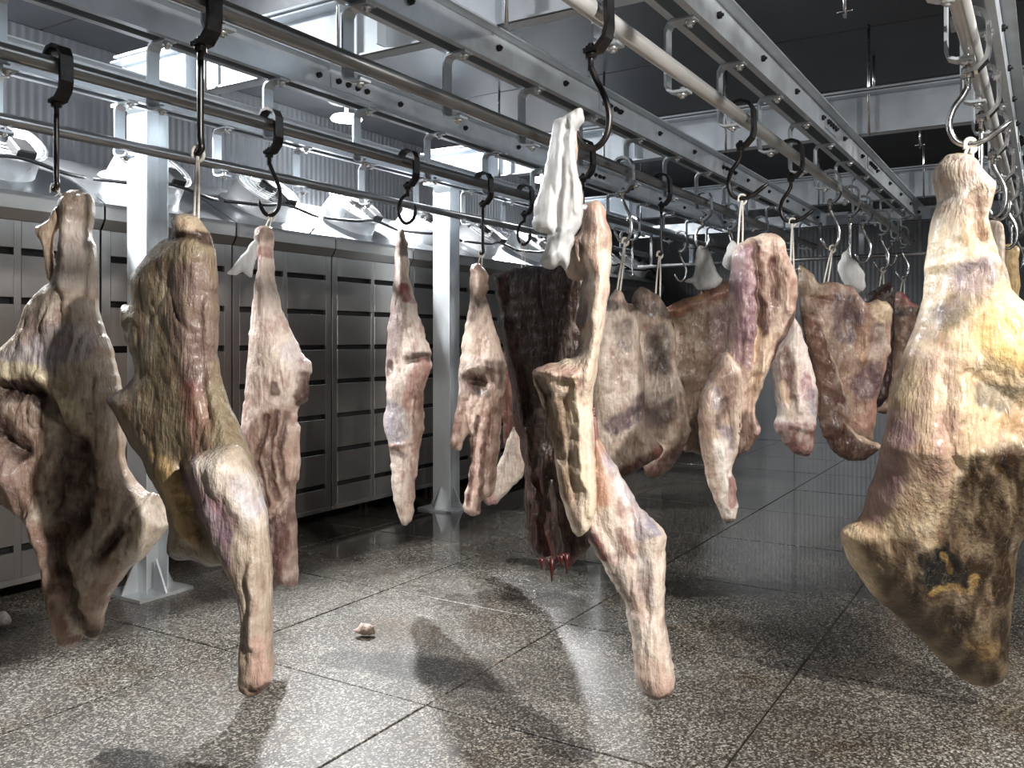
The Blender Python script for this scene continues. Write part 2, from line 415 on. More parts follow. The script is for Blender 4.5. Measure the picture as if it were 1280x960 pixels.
# columns
clab = ['beside the olive forequarter', 'between the two pale hindquarters', 'at the far end of the cabinets']
HC = EYE + 1.15
for by, cl in zip(BY[1:], clab):
    t = empty('support_column', (-3.78, by + .02, 0)); tag(t, 'pale steel H-column standing before the cabinets ' + cl, 'column', 'steel columns')
    MB().box(-.075, .075, -.062, -.054, .015, HC - .015).box(-.075, .075, .054, .062, .015, HC - .015).box(-.004, .004, -.054, .054, .015, HC - .015).build('post', M_COLUMN, t)
    MB().box(-.15, .15, -.15, .15, 0, .015).build('base_plate', M_COLUMN, t)
    MB().box(-.12, .12, -.12, .12, HC - .015, HC).build('cap_plate', M_COLUMN, t)
    for q in range(4):
        a = q * PI / 2
        mm = MB().add([(.05, -.005, .015), (.145, -.005, .015), (.065, -.005, .17), (.05, .005, .015), (.145, .005, .015), (.065, .005, .17)],
                      [(0, 1, 2), (3, 5, 4), (0, 3, 4, 1), (1, 4, 5, 2), (0, 2, 5, 3)])
        mm.build('gusset', M_COLUMN, t, rot=(0, 0, a))

# ------------------------------------------------------------------ cooling cabinets with fans
CX = -4.05; BAY = 0.818; ZB, ZS, ZT = EYE - 1.10, EYE + .5525, EYE + .682
pan_w = (BAY - .05 - .035 - .05) / 2
rows = [EYE + .409 - .2285 * (6 - i) for i in range(7)]
edges = [ZB] + rows + [ZS]
pan = {}
def panel(h):
    k = round(h, 3)
    if k not in pan: pan[k] = MB().box(-.02, 0, -pan_w/2, pan_w/2, 0, k, .002).mesh('louvre_panel', M_STAIN)
    return pan[k]
stile_me = {w_: MB().box(-.022, -.001, -w_/2, w_/2, ZB, ZS, .001).mesh('stile', M_STAIN) for w_ in (.05, .035)}
tilt = math.atan2(.30, .50)
def fan_parts(t):
    M = Matrix.Translation((-.25, 0, ZT + .16)) @ Matrix.Rotation(tilt * 1.25, 4, 'Y')
    f = MB().lathe([(.235, -.06), (.235, -.03), (.205, -.02), (.195, .13), (.215, .145), (.215, .155), (.185, .15), (.175, -.02)], 26, M).build('fan_housing', M_FAN, t)
    gm = MB()
    for r in (.05, .085, .12, .155, .185):
        gm.tube([M @ Vector((r * math.cos(a), r * math.sin(a), .158)) for a in [2*PI*k/20 for k in range(20)]], .004, 4, closed=True)
    for k in range(6):
        a = k * PI / 3; gm.tube([M @ Vector((.03*math.cos(a), .03*math.sin(a), .165)), M @ Vector((.20*math.cos(a), .20*math.sin(a), .155))], .005, 4)
    gm.build('fan_guard', M_FAN, f)
    bl = MB()
    for k in range(5):
        a = k * 2 * PI / 5; pts = []
        for (r, da, z) in ((.04, -.25, .05), (.165, -.32, .03), (.165, .32, .09), (.04, .25, .08)):
            pts.append(M @ Vector((r*math.cos(a+da), r*math.sin(a+da), z)))
        bl.add(pts + [p + Vector((0, 0, .004)) for p in pts], [(0, 1, 2, 3), (7, 6, 5, 4), (0, 4, 5, 1), (1, 5, 6, 2), (2, 6, 7, 3), (3, 7, 4, 0)])
    bl.build('fan_blades', M_RUBBER, f)
    MB().lathe([(.001, .19), (.05, .19), (.055, .18), (.055, .06), (.001, .06)], 14, M).build('fan_motor', M_RUBBER, f)
    jb = MB().box(-.06, .06, -.045, .045, 0, .05, .006); jb.v = [tuple(M @ (Vector(p) + Vector((.15, .03, .155)))) for p in jb.v]
    jb.build('junction_box', M_RUBBER, f)
first = None; n = 0
yb = 3.478 - 4 * (BAY + .01)
ords = ['first', 'second', 'third', 'fourth', 'fifth', 'sixth', 'seventh', 'eighth', 'ninth', 'tenth', 'eleventh', 'twelfth']
def unit(t):
    d = .60
    MB().box(-d, -.03, -BAY/2, BAY/2, ZB, ZT - .02).build('cabinet_body', M_BLACK, t)
    for yy, w_ in ((-BAY/2 + .025, .05), (0, .035), (BAY/2 - .025, .05)):
        link('stile', stile_me[w_], t, (0, yy, 0))
    for s in (-1, 1):
        for i in range(len(edges) - 1):
            z0 = edges[i] + (.016 if i else 0); z1 = edges[i+1] - (.016 if i < len(edges) - 2 else 0)
            link('louvre_panel', panel(z1 - z0), t, (0, s * (pan_w/2 + .0175), z0))
    MB().add([(.004, -BAY/2, ZS), (.004, BAY/2, ZS), (.035, BAY/2, ZS + .05), (.035, -BAY/2, ZS + .05), (.035, BAY/2, ZT), (.035, -BAY/2, ZT), (-.03, BAY/2, ZT), (-.03, -BAY/2, ZT), (-.03, BAY/2, ZS), (-.03, -BAY/2, ZS)],
             [(0, 1, 2, 3), (3, 2, 4, 5), (5, 4, 6, 7), (0, 9, 8, 1), (7, 6, 8, 9)]).build('fascia', M_STAIN, t)
    MB().add([(.035, -BAY/2, ZT), (.035, BAY/2, ZT), (-.52, BAY/2, ZT + .30), (-.52, -BAY/2, ZT + .30), (.035, -BAY/2, ZT - .02), (.035, BAY/2, ZT - .02), (-.52, BAY/2, ZT - .02), (-.52, -BAY/2, ZT - .02)],
             [(0, 1, 2, 3), (4, 7, 6, 5), (0, 4, 5, 1), (1, 5, 6, 2), (2, 6, 7, 3), (3, 7, 4, 0)]).build('fan_deck', M_DECK, t)
    MB().box(-.55, .0, -BAY/2, BAY/2, ZB - .03, ZB, .003).build('bottom_rail', M_STAIND, t)
    for yy in (-.38, .38): MB().box(-.5, -.45, yy - .02, yy + .02, 0, ZB - .03).build('foot', M_STAIND, t)
    MB().tube(smooth([(-.10, -BAY/2 + .02, ZT + .14), (.03, -BAY/4, ZT + .13), (.01, 0, ZT + .16), (.03, BAY/4, ZT + .12), (-.10, BAY/2 - .02, ZT + .14)], 4), .010, 6).build('power_cable', M_RUBBER, t)
    fan_parts(t)
def copy_tree(o, parent=None):
    c = o.copy(); COL.objects.link(c); c.parent = parent
    for ch in list(o.children): copy_tree(ch, c)
    return c
n_units = 12
for i in range(n_units):
    yc = yb + i * (BAY + .01) + BAY / 2
    if first is None:
        t = first = empty('cooling_cabinet', (CX, yc, 0)); unit(t)
    else:
        t = copy_tree(first); t.location = (CX, yc, 0)
    tag(t, 'slotted stainless cooling cabinet with a roof fan, ' + ords[i] + ' along the wall', 'cooling unit', 'cooling cabinets along the wall')
# ------------------------------------------------------------------ hooks
strap_pts = [(-.036, .012), (-.038, .038), (-.022, .056), (.008, .060), (.036, .048), (.050, .022), (.052, -.055), (.046, -.082), (.022, -.108), (-.012, -.112)]
def strap_me(mat): 
    m = MB().strap(strap_pts, .042, .012); return m.mesh('trolley_strap', mat)
STR = {'d': strap_me(M_DARK), 'c': strap_me(M_CHROME)}
nutm = MB().tube([(0, 0, -.098), (0, 0, -.128)], .016, 6).tube([(0, 0, -.09), (0, 0, -.16)], .008, 8)
NUT = {'d': nutm.mesh('swivel_nut', M_DARK), 'c': nutm.mesh('swivel_nut', M_CHROME)}
J = [(0, 0, -.15), (-.012, 0, -.175), (-.036, 0, -.21), (-.046, 0, -.255), (-.030, 0, -.297), (.006, 0, -.312), (.045, 0, -.300), (.08, 0, -.275), (.105, 0, -.257)]
S = [(0, 0, -.15), (.012, 0, -.18), (.036, 0, -.23), (.048, 0, -.28), (.040, 0, -.33), (.012, 0, -.358), (-.018, 0, -.35), (-.038, 0, -.32), (-.045, 0, -.295)]
I = [(0, 0, -.15), (0, 0, -.25), (0, 0, -.34), (.004, 0, -.37), (-.012, 0, -.382), (-.026, 0, -.366)]
R = [(0, 0, -.15), (-.03, 0, -.17), (-.045, 0, -.21), (-.04, 0, -.26), (-.01, 0, -.29), (.025, 0, -.275), (.04, 0, -.235), (.035, 0, -.20)]
ROD = {}
for nm, P in (('J', J), ('S', S), ('I', I), ('R', R)):
    q = smooth(P); rr = [.0085] * (len(q) - 4) + [.008, .006, .004, .002]
    for mk, mm in (('d', M_DARK), ('c', M_CHROME)): ROD[nm + mk] = MB().tube(q, rr, 8).mesh('hook_rod', mm)
def hook(k, Y, kind, mk, label, group=None, rz=0.0, srz=0.0):
    t = empty('meat_hook', (RX[k], Y, RZ), 0); tag(t, label, 'hook', group)
    s_ = link('trolley_strap', STR[mk], t, rot=(0, 0, srz)); link('swivel_nut', NUT[mk], s_)
    link('hook_rod', ROD[kind + mk], t, rot=(0, 0, rz))
    return t
H = hook
H(1, rail_y(RX[1], 70), 'I', 'd', 'dark meat hook with straight rod above the hindquarter with split shank')
H(2, rail_y(RX[2], 250), 'I', 'd', 'dark meat hook holding the cords of the olive forequarter')
H(1, rail_y(RX[1], 336), 'S', 'd', 'dark meat hook holding the pale hindquarter with a plastic scrap', rz=.3)
H(1, rail_y(RX[1], 509), 'R', 'd', 'dark meat hook with ring end holding the slim pink hindquarter', rz=.3)
H(1, rail_y(RX[1], 603), 'I', 'd', 'dark meat hook holding the hindquarter beside the second column')
H(1, rail_y(RX[1], 655), 'R', 'd', 'dark meat hook just beyond the hindquarter beside the second column')
H(3, rail_y(RX[3], 738), 'S', 'd', 'dark meat hook piercing the white plastic bag', rz=.25)
H(2, rail_y(RX[2], 728), 'I', 'd', 'dark meat hook behind the white plastic bag')
H(2, rail_y(RX[2], 778), 'S', 'c', 'meat hook above the pale flank behind the bagged carcass')
H(2, rail_y(RX[2], 826), 'I', 'd', 'meat hook above the dark-patched flank, next along the rail')
H(2, rail_y(RX[2], 878), 'R', 'c', 'meat hook above the broad dark side with yellow tip')
H(3, rail_y(RX[3], 925), 'J', 'd', 'open dark hook holding the cords of the striped forequarter', rz=.2)
H(3, rail_y(RX[3], 988), 'J', 'd', 'open dark hook holding the cords behind the striped forequarter', rz=.2)
H(3, rail_y(RX[3], 1037), 'S', 'c', 'bright hook holding the cord of the brown forequarter')
H(3, rail_y(RX[3], 1101), 'S', 'c', 'bright hook holding the dark red forequarter')
H(3, rail_y(RX[3], 1127), 'S', 'c', 'bright hook holding the narrow brown forequarter')
H(4, rail_y(RX[4], 1209), 'J', 'c', 'bright hook tied to the shank of the big yellow hindquarter', rz=.1)
g1 = 'empty hooks at the far end of the rails'
nth = ['first', 'second', 'third', 'fourth', 'fifth', 'sixth', 'seventh']
rn = {1: 'second rail from the cabinets', 2: 'third rail from the cabinets', 3: 'bright fourth rail'}
for k, us, kk in ((1, (700, 735, 790, 850, 905), 'SRISJ'), (2, (912, 950, 985, 1012), 'SRJS'), (3, (1062, 1078, 1114, 1139), 'ISRS')):
    for i, (u, ty) in enumerate(zip(us, kk)):
        y = rail_y(RX[k], u)
        if y < Y1 - .25: H(k, y, ty, 'c', nth[i] + ' bright empty hook after the loaded ones on the ' + rn[k], g1, rz=random.uniform(-.6, .8))
g2 = 'hooks along the rail beyond the yellow hindquarter'
for i, (u, ty) in enumerate(((1226, 'I'), (1240, 'S'), (1250, 'R'), (1258, 'S'), (1264, 'I'), (1270, 'S'))):
    H(4, rail_y(RX[4], u), ty, 'c', nth[i] + ' bright hook behind the big yellow hindquarter on its rail', g2, rz=random.uniform(-.3, .6))

# ------------------------------------------------------------------ cords
def cord(pts, r, label, group=None):
    t = tag(MB().tube(smooth(pts, 3), r, 6).build('cord', M_ROPE), label, 'cord', group); return t
BOT = {'J': (.006, -.312), 'S': (.012, -.358), 'I': (-.010, -.380), 'R': (-.010, -.290)}
def cords(k, u, kind, rz, v1, label, du=(-2, 2), r=.003, u1=None):
    """cord looped over the bottom of the hook at rail k, pixel column u, ending in the meat at row v1"""
    dep = rail_dep(RX[k], u); m = MB(); bx, bz = BOT[kind]
    hp = Vector((RX[k] + bx * math.cos(rz), rail_y(RX[k], u) + bx * math.sin(rz), RZ + bz))
    e = at(u if u1 is None else u1, v1, dep); rt = Vector((CA, SA, 0)) * dep / F
    for d in du:
        m.tube(smooth([hp + Vector((0, 0, .006)), hp * .6 + e * .4 + rt * d, e + rt * d * 1.4], 3), r, 6)
    m.tube(smooth([hp + Vector((CA * q[0], SA * q[0], q[1])) for q in ((-.014, -.012), (-.012, .010), (0, .016), (.012, .010), (.014, -.012), (0, -.024))], 3), r * 1.3, 6)
    tag(m.build('cord', M_ROPE), label, 'cord', 'white hanging cords')
cords(2, 250, 'I', 0, 284, 'double white cord from hook to olive forequarter', r=.0035, u1=245)
cords(1, 70, 'I', 0, 262, 'thin cord tying the split shank to its hook', du=(0, 3), r=.0015, u1=90)
cords(1, 336, 'S', .3, 292, 'short cord tying the pale hindquarter to its hook', r=.003, u1=331)
cords(1, 603, 'I', 0, 338, 'short cord tying the hindquarter beside the second column', r=.003, u1=599)
cords(1, 655, 'R', 0, 346, 'cord tying the forequarter half hidden behind the bagged carcass', r=.003)
cords(2, 778, 'S', 0, 374, 'white cord holding the pale flank behind the bagged carcass', du=(-1, 2), r=.005, u1=771)
cords(2, 826, 'I', 0, 374, 'double white cord holding the dark-patched flank', r=.005, u1=822)
cords(2, 878, 'R', 0, 376, 'white cord holding the broad dark flank with yellow tip', r=.004, u1=880)
cords(3, 925, 'J', .2, 312, 'double white cord holding the purple-striped forequarter', r=.0035)
cords(3, 988, 'J', .2, 412, 'double white cord behind the purple-striped forequarter', r=.0035, u1=990)
cords(3, 1037, 'S', 0, 366, 'white cord holding the brown forequarter', r=.0035, u1=1030)
cords(3, 1127, 'S', 0, 374, 'short cord holding the narrow brown forequarter', r=.0035)
cords(3, 1101, 'S', 0, 366, 'short cord holding the dark red forequarter', r=.0035)
cords(4, 1209, 'J', .1, 204, 'white twine loop on the shank of the yellow hindquarter', du=(-4, 4), r=.005)

# ------------------------------------------------------------------ carcasses
_lat = {}; SAT = .76
def vnoise(x, y, seed):
    if seed not in _lat: _lat[seed] = np.random.RandomState(seed).rand(97, 89)
    Lt = _lat[seed]; xi = np.floor(x).astype(int); yi = np.floor(y).astype(int); fx = x - xi; fy = y - yi
    fx = fx*fx*(3 - 2*fx); fy = fy*fy*(3 - 2*fy)
    a = Lt[xi % 97, yi % 89]; b = Lt[(xi+1) % 97, yi % 89]; c = Lt[xi % 97, (yi+1) % 89]; d = Lt[(xi+1) % 97, (yi+1) % 89]
    return (a*(1-fx) + b*fx)*(1-fy) + (c*(1-fx) + d*fx)*fy - .5
def fbm(x, y, seed, o=4):
    s = 0; a = 1.0
    for i in range(o): s = s + a * vnoise(x * 2**i + 13.1*i, y * 2**i + 7.7*i, seed + i); a *= .5
    return s
def seg_dist(px, py, pts, closed=False):
    P = np.array(pts, float)
    if closed: P = np.vstack([P, P[:1]])
    best = np.full(px.shape, 1e18); bx = np.zeros(px.shape); by = np.zeros(px.shape)
    if len(P) == 1:
        return np.hypot(px - P[0, 0], py - P[0, 1]), px*0 + P[0, 0], py*0 + P[0, 1]
    for i in range(len(P) - 1):
        ax, ay = P[i]; dx, dy = P[i+1] - P[i]; l2 = dx*dx + dy*dy + 1e-12
        t = np.clip(((px - ax)*dx + (py - ay)*dy) / l2, 0, 1)
        qx, qy = ax + t*dx, ay + t*dy; d = (px - qx)**2 + (py - qy)**2
        m = d < best; best = np.where(m, d, best); bx = np.where(m, qx, bx); by = np.where(m, qy, by)
    return np.sqrt(best), bx, by
def inside(px, py, pts):
    P = np.array(pts, float); r = np.zeros(px.shape, bool); n = len(P); j = n - 1
    for i in range(n):
        c = ((P[i, 1] > py) != (P[j, 1] > py)) & (px < (P[j, 0] - P[i, 0]) * (py - P[i, 1]) / (P[j, 1] - P[i, 1] + 1e-12) + P[i, 0])
        r ^= c; j = i
    return r
def catmull(P, k=3):
    P = np.array(P, float); n = len(P); out = []
    for i in range(n):
        a, b, c, d = P[i-1], P[i], P[(i+1) % n], P[(i+2) % n]
        for j in range(k):
            t = j / k
            out.append(.5*((2*b) + (c-a)*t + (2*a - 5*b + 4*c - d)*t*t + (3*b - a - 3*c + d)*t**3))
    return np.array(out)
def blur(a, k):
    for _ in range(k):
        p = np.pad(a, 1, mode='edge')
        a = (p[:-2, 1:-1] + p[2:, 1:-1] + p[1:-1, :-2] + p[1:-1, 2:] + 4*a) / 8
    return a
def smst(x): x = np.clip(x, 0, 1); return x*x*(3 - 2*x)

def lobe(name, parent, dep, org, outline, tf, tb, R, base, paint=(), relief=(), cell=3.0, doff=0.0, tilt=(0, 0), seed=1,
         lump=.012, rough_edge=1.5, warp=6, mat=None, bl=6, fibre=None, bend=None):
    """outline in photo pixels at distance dep -> a closed lumpy solid; tf/tb: front/back bulge (m)"""
    px = dep / F; org = Vector(org)
    O = catmull(outline, 6); cell = cell * .72
    O = O + rough_edge * np.stack([fbm(O[:, 0]/8, O[:, 1]/8, seed+50, 3), fbm(O[:, 0]/8 + 40, O[:, 1]/8, seed+60, 3)], 1) * 2
    u0, v0 = O.min(0) - cell*1.5; u1, v1 = O.max(0) + cell*1.5
    nu, nv = int((u1-u0)/cell) + 2, int((v1-v0)/cell) + 2
    U, V = np.meshgrid(u0 + np.arange(nu)*cell, v0 + np.arange(nv)*cell, indexing='ij')
    d, bx, by = seg_dist(U, V, O, True); ins = inside(U, V, O); sd = np.where(ins, d, -d)
    keep = sd > -.72*cell
    q = keep[:-1, :-1] & keep[1:, :-1] & keep[1:, 1:] & keep[:-1, 1:]
    cnt = np.zeros((nu, nv), int)
    cnt[:-1, :-1] += q; cnt[1:, :-1] += q; cnt[1:, 1:] += q; cnt[:-1, 1:] += q
    used = cnt > 0; bnd = used & (cnt < 4)
    snap = (sd < .35*cell) & used | bnd
    near = bnd & (sd > 1.5*cell); snap &= ~near
    Us = np.where(snap, bx, U); Vs = np.where(snap, by, V)
    h = np.sqrt(np.clip(1 - (1 - np.clip(np.maximum(sd, 0)/R, 0, 1))**2, 0, 1))
    h = blur(h, int(bl * 1.5)) * smst(np.maximum(sd, 0)/(cell*2.2)) ** .5
    h = np.where(bnd, 0, h)
    W = warp * min(1, 2.3/dep); Un = Us*dep/2.3; Vn = Vs*dep/2.3
    uw = Us + W * fbm(Un/22, Vn/22, seed+3, 3); vw = Vs + W * fbm(Un/22 + 31, Vn/22 + 17, seed+4, 3)
    rel = lump * fbm(Un/38, Vn/55, seed+5, 4) * 1.6 + lump*.38 * fbm(Un/8, Vn/30, seed+8, 4)
    cr_ = np.abs(fbm(Un/24 + 5, Vn/110, seed+17, 2)); rel = rel - lump * .55 * np.exp(-(cr_/.04)**2)
    if fibre:
        an, sp, am = fibre; an = math.radians(an)
        cr = Us*math.cos(an) + Vs*math.sin(an); al = -Us*math.sin(an) + Vs*math.cos(an)
        rel = rel + am * fbm(cr/sp, al/(sp*14), seed+9, 3)
    for r in relief:
        dd, _, _ = seg_dist(uw, vw, r[0]); rel = rel + (r[2] * np.exp(-(dd/r[1])**2) if r[2] > 0 else 1.15 * r[2] * np.exp(-(dd/r[1])**1.3))
    yf = -(h*(tf + rel)); yb_ = h*tb*(1 + .25*fbm(Un/30, Vn/40, seed+11, 3))
    yb_ = np.maximum(yb_, yf + .004*(h > 0))
    # paint
    C = np.zeros((nu, nv, 3)) + s2l(base)
    va = fbm(Un/15 + 3, Vn/34, seed+19, 4)[..., None]
    C = C * (1 - .30*smst((va - .22)/.25)*np.array([.55, 1, 1])); C = C + (s2l((236, 226, 208)) - C) * .22*smst((-va - .20)/.2)
    uw = uw + .5*W * fbm(Un/6, Vn/9, seed+13, 2); vw = vw + .6*W * fbm(Un/6 + 9, Vn/9, seed+14, 2)
    for p in paint:
        kind, pts, wd, col, soft, st = p
        if wd < 4: wd = wd + .8
        if kind == 's':
            dd, _, _ = seg_dist(uw, vw, pts); mk = 1 - smst((dd - wd) / max(soft, .1))
        else:
            dd, _, _ = seg_dist(uw, vw, pts, True); sdd = np.where(inside(uw, vw, np.array(pts, float)), -dd, dd)
            mk = 1 - smst((sdd + soft/2) / max(soft, .1))
        mk = (mk * st * np.clip(.82 + .7*fbm(Un/12, Vn/26, seed+15, 3), 0, 1))[..., None]; C = C*(1-mk) + s2l(col)*mk
    lum = (C @ np.array([.25, .65, .10]))[..., None]; C = (lum + (C - lum) * SAT) * np.clip(lum/.58, .05, 1.15)**.32
    ox = org.x*CA + org.y*SA
    X0 = (Us - 640)*px - ox; Z0 = EYE - (Vs - HZ)*px - org.z
    T = doff + tilt[0]*X0 + tilt[1]*Z0
    if bend: T = T + bend[1] * np.maximum(0, (Vs - bend[0])*px)
    pv = (dep + T) / F
    X = (Us - 640)*pv - ox; Z = EYE - (Vs - HZ)*pv - org.z
    idx = -np.ones((nu, nv), int); fi = np.where(used); nf = len(fi[0]); idx[fi] = np.arange(nf)
    bi = np.where(used & ~bnd); idb = idx.copy(); idb[bi] = nf + np.arange(len(bi[0]))
    co = np.concatenate([np.stack([X[fi], (T + yf)[fi], Z[fi]], 1), np.stack([X[bi], (T + yb_)[bi], Z[bi]], 1)])
    cc = np.concatenate([C[fi], C[bi]])
    i, j = np.where(q)
    ff = np.stack([idx[i, j], idx[i, j+1], idx[i+1, j+1], idx[i+1, j]], 1)
    fb = np.stack([idb[i, j], idb[i+1, j], idb[i+1, j+1], idb[i, j+1]], 1)
    fs = np.concatenate([ff, fb])
    me = bpy.data.meshes.new(name)
    me.vertices.add(len(co)); me.vertices.foreach_set('co', co.ravel())
    me.loops.add(fs.size); me.loops.foreach_set('vertex_index', fs.ravel().astype(np.int32))
    me.polygons.add(len(fs)); me.polygons.foreach_set('loop_start', (np.arange(len(fs))*4).astype(np.int32))
    me.polygons.foreach_set('use_smooth', np.ones(len(fs), bool))
    at_ = me.attributes.new('Col', 'FLOAT_COLOR', 'POINT')
    at_.data.foreach_set('color', np.concatenate([cc, np.ones((len(cc), 1))], 1).ravel().astype(np.float32))
    me.update(); me.validate(); me.materials.append(mat or M_MEAT)
    return link(name, me, parent)
def carcass(name, label, k, u, v_top, cat='meat', group='hanging beef quarters', dep=None):
    dep = dep or rail_dep(RX[k], u); p = at(u, v_top, dep)
    t = empty(name, p, A); tag(t, label, cat, group); return t, dep, p

FAT = (226, 208, 180); CREAM = (232, 218, 200); YEL = (232, 190, 104); LEAN = (118, 58, 54); DLEAN = (72, 40, 36)
PURP = (140, 112, 128); TAN = (186, 150, 118); PINK = (212, 160, 148); BROWN = (142, 100, 78); BLUE = (170, 170, 184)

# --- hindquarter with split shank, by the first cabinet
t, dp, o = carcass('beef_hindquarter', 'beef hindquarter with a split shank and open pelvis hanging before the first column', 1, 72, 240)
lobe('flesh', t, dp, o, [(85,239),(103,239),(115,249),(113,273),(112,298),(117,314),(118,370),(123,401),(134,426),(141,457),(147,486),(150,520),(155,551),(153,579),(178,613),(197,620),(211,648),(212,657),(200,673),(187,689),(153,723),(131,757),(125,779),(124,795),(116,798),(104,790),(100,804),(81,810),(75,801),(70,779),(59,732),(50,695),(37,657),(19,639),(0,626),(-20,600),(-26,520),(-14,465),(0,440),(25,414),(34,389),(44,373),(58,357),(68,350),(73,323),(77,295),(76,272),(73,256)],
     .10, .12, 42, (205,188,165), seed=11, lump=.018, fibre=(12, 7, .006),
     paint=[('s', [(88,245),(98,262)], 14, (150,128,108), 10, .7), ('s', [(100,285),(100,350)], 8, (214,200,192), 10, .7),
            ('s', [(60,400),(70,412),(90,420)], 9, (120,90,92), 12, .55), ('s', [(45,448),(80,440),(105,430)], 15, (186,180,196), 16, .7),
            ('s', [(-10,455),(30,462),(62,466),(92,486),(108,520)], 9, (230,214,160), 8, .85),
            ('p', [(-30,472),(20,472),(70,474),(92,492),(104,535),(80,520),(55,500),(10,500),(-30,505)], 0, (82,44,42), 6, .95),
            ('p', [(-30,505),(10,500),(50,502),(78,522),(70,600),(55,640),(20,640),(-30,600)], 0, (170,128,106), 8, .9),
            ('s', [(5,520),(25,528),(48,560)], 8, (74,42,38), 8, .9), ('s', [(8,575),(30,590)], 15, (196,160,150), 10, .8),
            ('p', [(92,528),(112,520),(128,545),(138,600),(130,640),(105,690),(88,690),(80,620)], 0, (100,62,50), 10, .9),
            ('p', [(112,520),(152,552),(180,615),(205,640),(160,645),(140,630),(134,570)], 0, (214,186,160), 7, .9),
            ('s', [(185,625),(208,650)], 6, (238,224,206), 4, .9),
            ('s', [(140,690),(160,665),(168,655)], 6, (86,48,42), 6, .9),
            ('p', [(40,640),(75,650),(98,720),(104,806),(76,812),(56,730)], 0, (166,116,88), 5, .9),
            ('s', [(82,655),(105,740),(120,790)], 4, (86,52,42), 4, .85), ('s', [(60,640),(90,660),(108,720),(122,780)], 3, (178,134,104), 3, .6),
            ('s', [(150,700),(128,750)], 7, (176,128,100), 6, .8)],
     relief=[([(72,470),(100,500),(112,540)], 9, .03), ([(20,485),(70,490)], 10, -.05), ([(110,550),(115,640)], 20, -.06), ([(165,660),(140,690)], 8, -.03),
             ([(60,640),(92,790)], 9, .035), ([(88,655),(118,790)], 6, -.035), ([(15,580),(35,590)], 14, .03), ([(98,290),(96,360)], 8, .02), ([(88,300),(86,350),(95,410)], 4, -.02), ([(26,545),(48,560)], 8, -.04)])
lobe('tendon', t, dp, o, [(74,256),(59,276),(45,284),(44,290),(52,303),(56,326),(59,347),(66,360),(70,352),(67,335),(66,310),(69,290),(80,276)], .025, .03, 9, (206,180,150), seed=12, lump=.004, cell=2, doff=-.02, bl=2,
     paint=[('s', [(70,318),(70,330)], 3, (220,140,90), 4, .6)])

# --- olive forequarter
t, dp, o = carcass('beef_forequarter', 'olive-tan beef forequarter with long foreleg and yellow fat patch, hung on two cords', 2, 245, 270)
lobe('flesh', t, dp, o, [(217,272),(240,268),(259,287),(266,312),(268,327),(271,378),(270,454),(284,505),(306,556),(321,600),(328,638),(328,660),(314,684),(296,698),(278,708),(258,706),(240,700),(226,700),(213,692),(211,676),(214,660),(207,627),(189,597),(178,573),(163,551),(146,516),(135,502),(138,494),(156,483),(171,465),(167,447),(158,418),(151,389),(152,382),(166,378),(164,348),(175,334),(197,305),(215,294)],
     .085, .10, 34, (170,150,112), seed=21, lump=.008, fibre=(-18, 9, .004), tilt=(-.85, 0),
     paint=[('p', [(222,335),(262,325),(268,400),(266,500),(240,480),(225,400)], 0, (158,124,122), 20, .75),
            ('s', [(262,330),(264,420),(256,480)], 5, (150,118,104), 8, .6), ('s', [(252,485),(262,540),(266,565)], 7, (182,112,100), 10, .8),
            ('s', [(216,276),(218,292)], 7, (70,48,40), 6, .9), ('s', [(238,280),(250,284)], 9, (222,196,160), 6, .9), ('s', [(225,300),(255,296),(262,305)], 3, (86,50,42), 4, .85),
            ('s', [(166,350),(158,400),(170,460),(140,500),(165,555),(205,630)], 4.5, (84,52,42), 5, .9),
            ('p', [(205,560),(236,575),(254,620),(263,660),(262,682),(244,660),(222,620)], 0, YEL, 7, .95),
            ('p', [(238,575),(252,580),(285,625),(302,660),(296,690),(268,655)], 0, (158,122,146), 8, .9), ('s', [(252,600),(272,640)], 4, (206,180,196), 5, .7),
            ('s', [(270,580),(300,610),(312,640)], 13, (226,212,196), 14, .85), ('s', [(300,600),(318,630)], 6, (200,204,220), 8, .6), ('s', [(278,624),(298,640)], 5, (206,150,160), 6, .8),
            ('p', [(212,680),(236,690),(262,690),(280,715),(240,708)], 0, (92,44,42), 6, .9), ('s', [(238,700),(242,712)], 2.5, (214,120,110), 3, .9)],
     relief=[([(262,330),(258,430),(270,520)], 6, -.02), ([(240,575),(266,660)], 5, -.015), ([(225,580),(252,660)], 10, .015), ([(150,500),(200,610)], 5, -.015), ([(225,298),(260,300)], 5, -.02)])
lobe('foreleg', t, dp, o, [(238,574),(262,562),(296,556),(316,590),(329,634),(334,664),(338,700),(339,730),(339,795),(341,832),(337,857),(318,870),(302,864),(297,850),(299,813),(300,766),(291,735),(278,704),(262,672),(248,625)], .05, .085, 24, (196,176,152), seed=23, lump=.006, doff=-.140, tilt=(0, 0), cell=2.5, rough_edge=1, bl=8,
     paint=[('p', [(236,572),(252,572),(285,620),(300,655),(298,700),(270,690)], 0, (150,114,140), 9, .95), ('s', [(254,598),(272,640)], 3.5, (208,184,198), 4, .7), ('s', [(270,580),(298,608),(316,640)], 14, (232,220,204), 14, .95),
            ('s', [(306,600),(322,634)], 6, (206,210,224), 8, .7), ('s', [(278,624),(300,642)], 5, (206,150,160), 6, .8), ('s', [(318,740),(322,800)], 6, (222,206,186), 8, .7),
            ('s', [(325,800),(332,850)], 7, (214,168,150), 8, .8), ('s', [(308,859),(320,862),(332,856)], 4.5, (112,56,48), 4, .95)],
     relief=[([(262,590),(290,655)], 6, -.004), ([(280,590),(312,640)], 14, .015), ([(322,700),(322,800)], 6, .014), ([(312,720),(312,820)], 4, -.008), ([(318,858)], 9, -.02)])
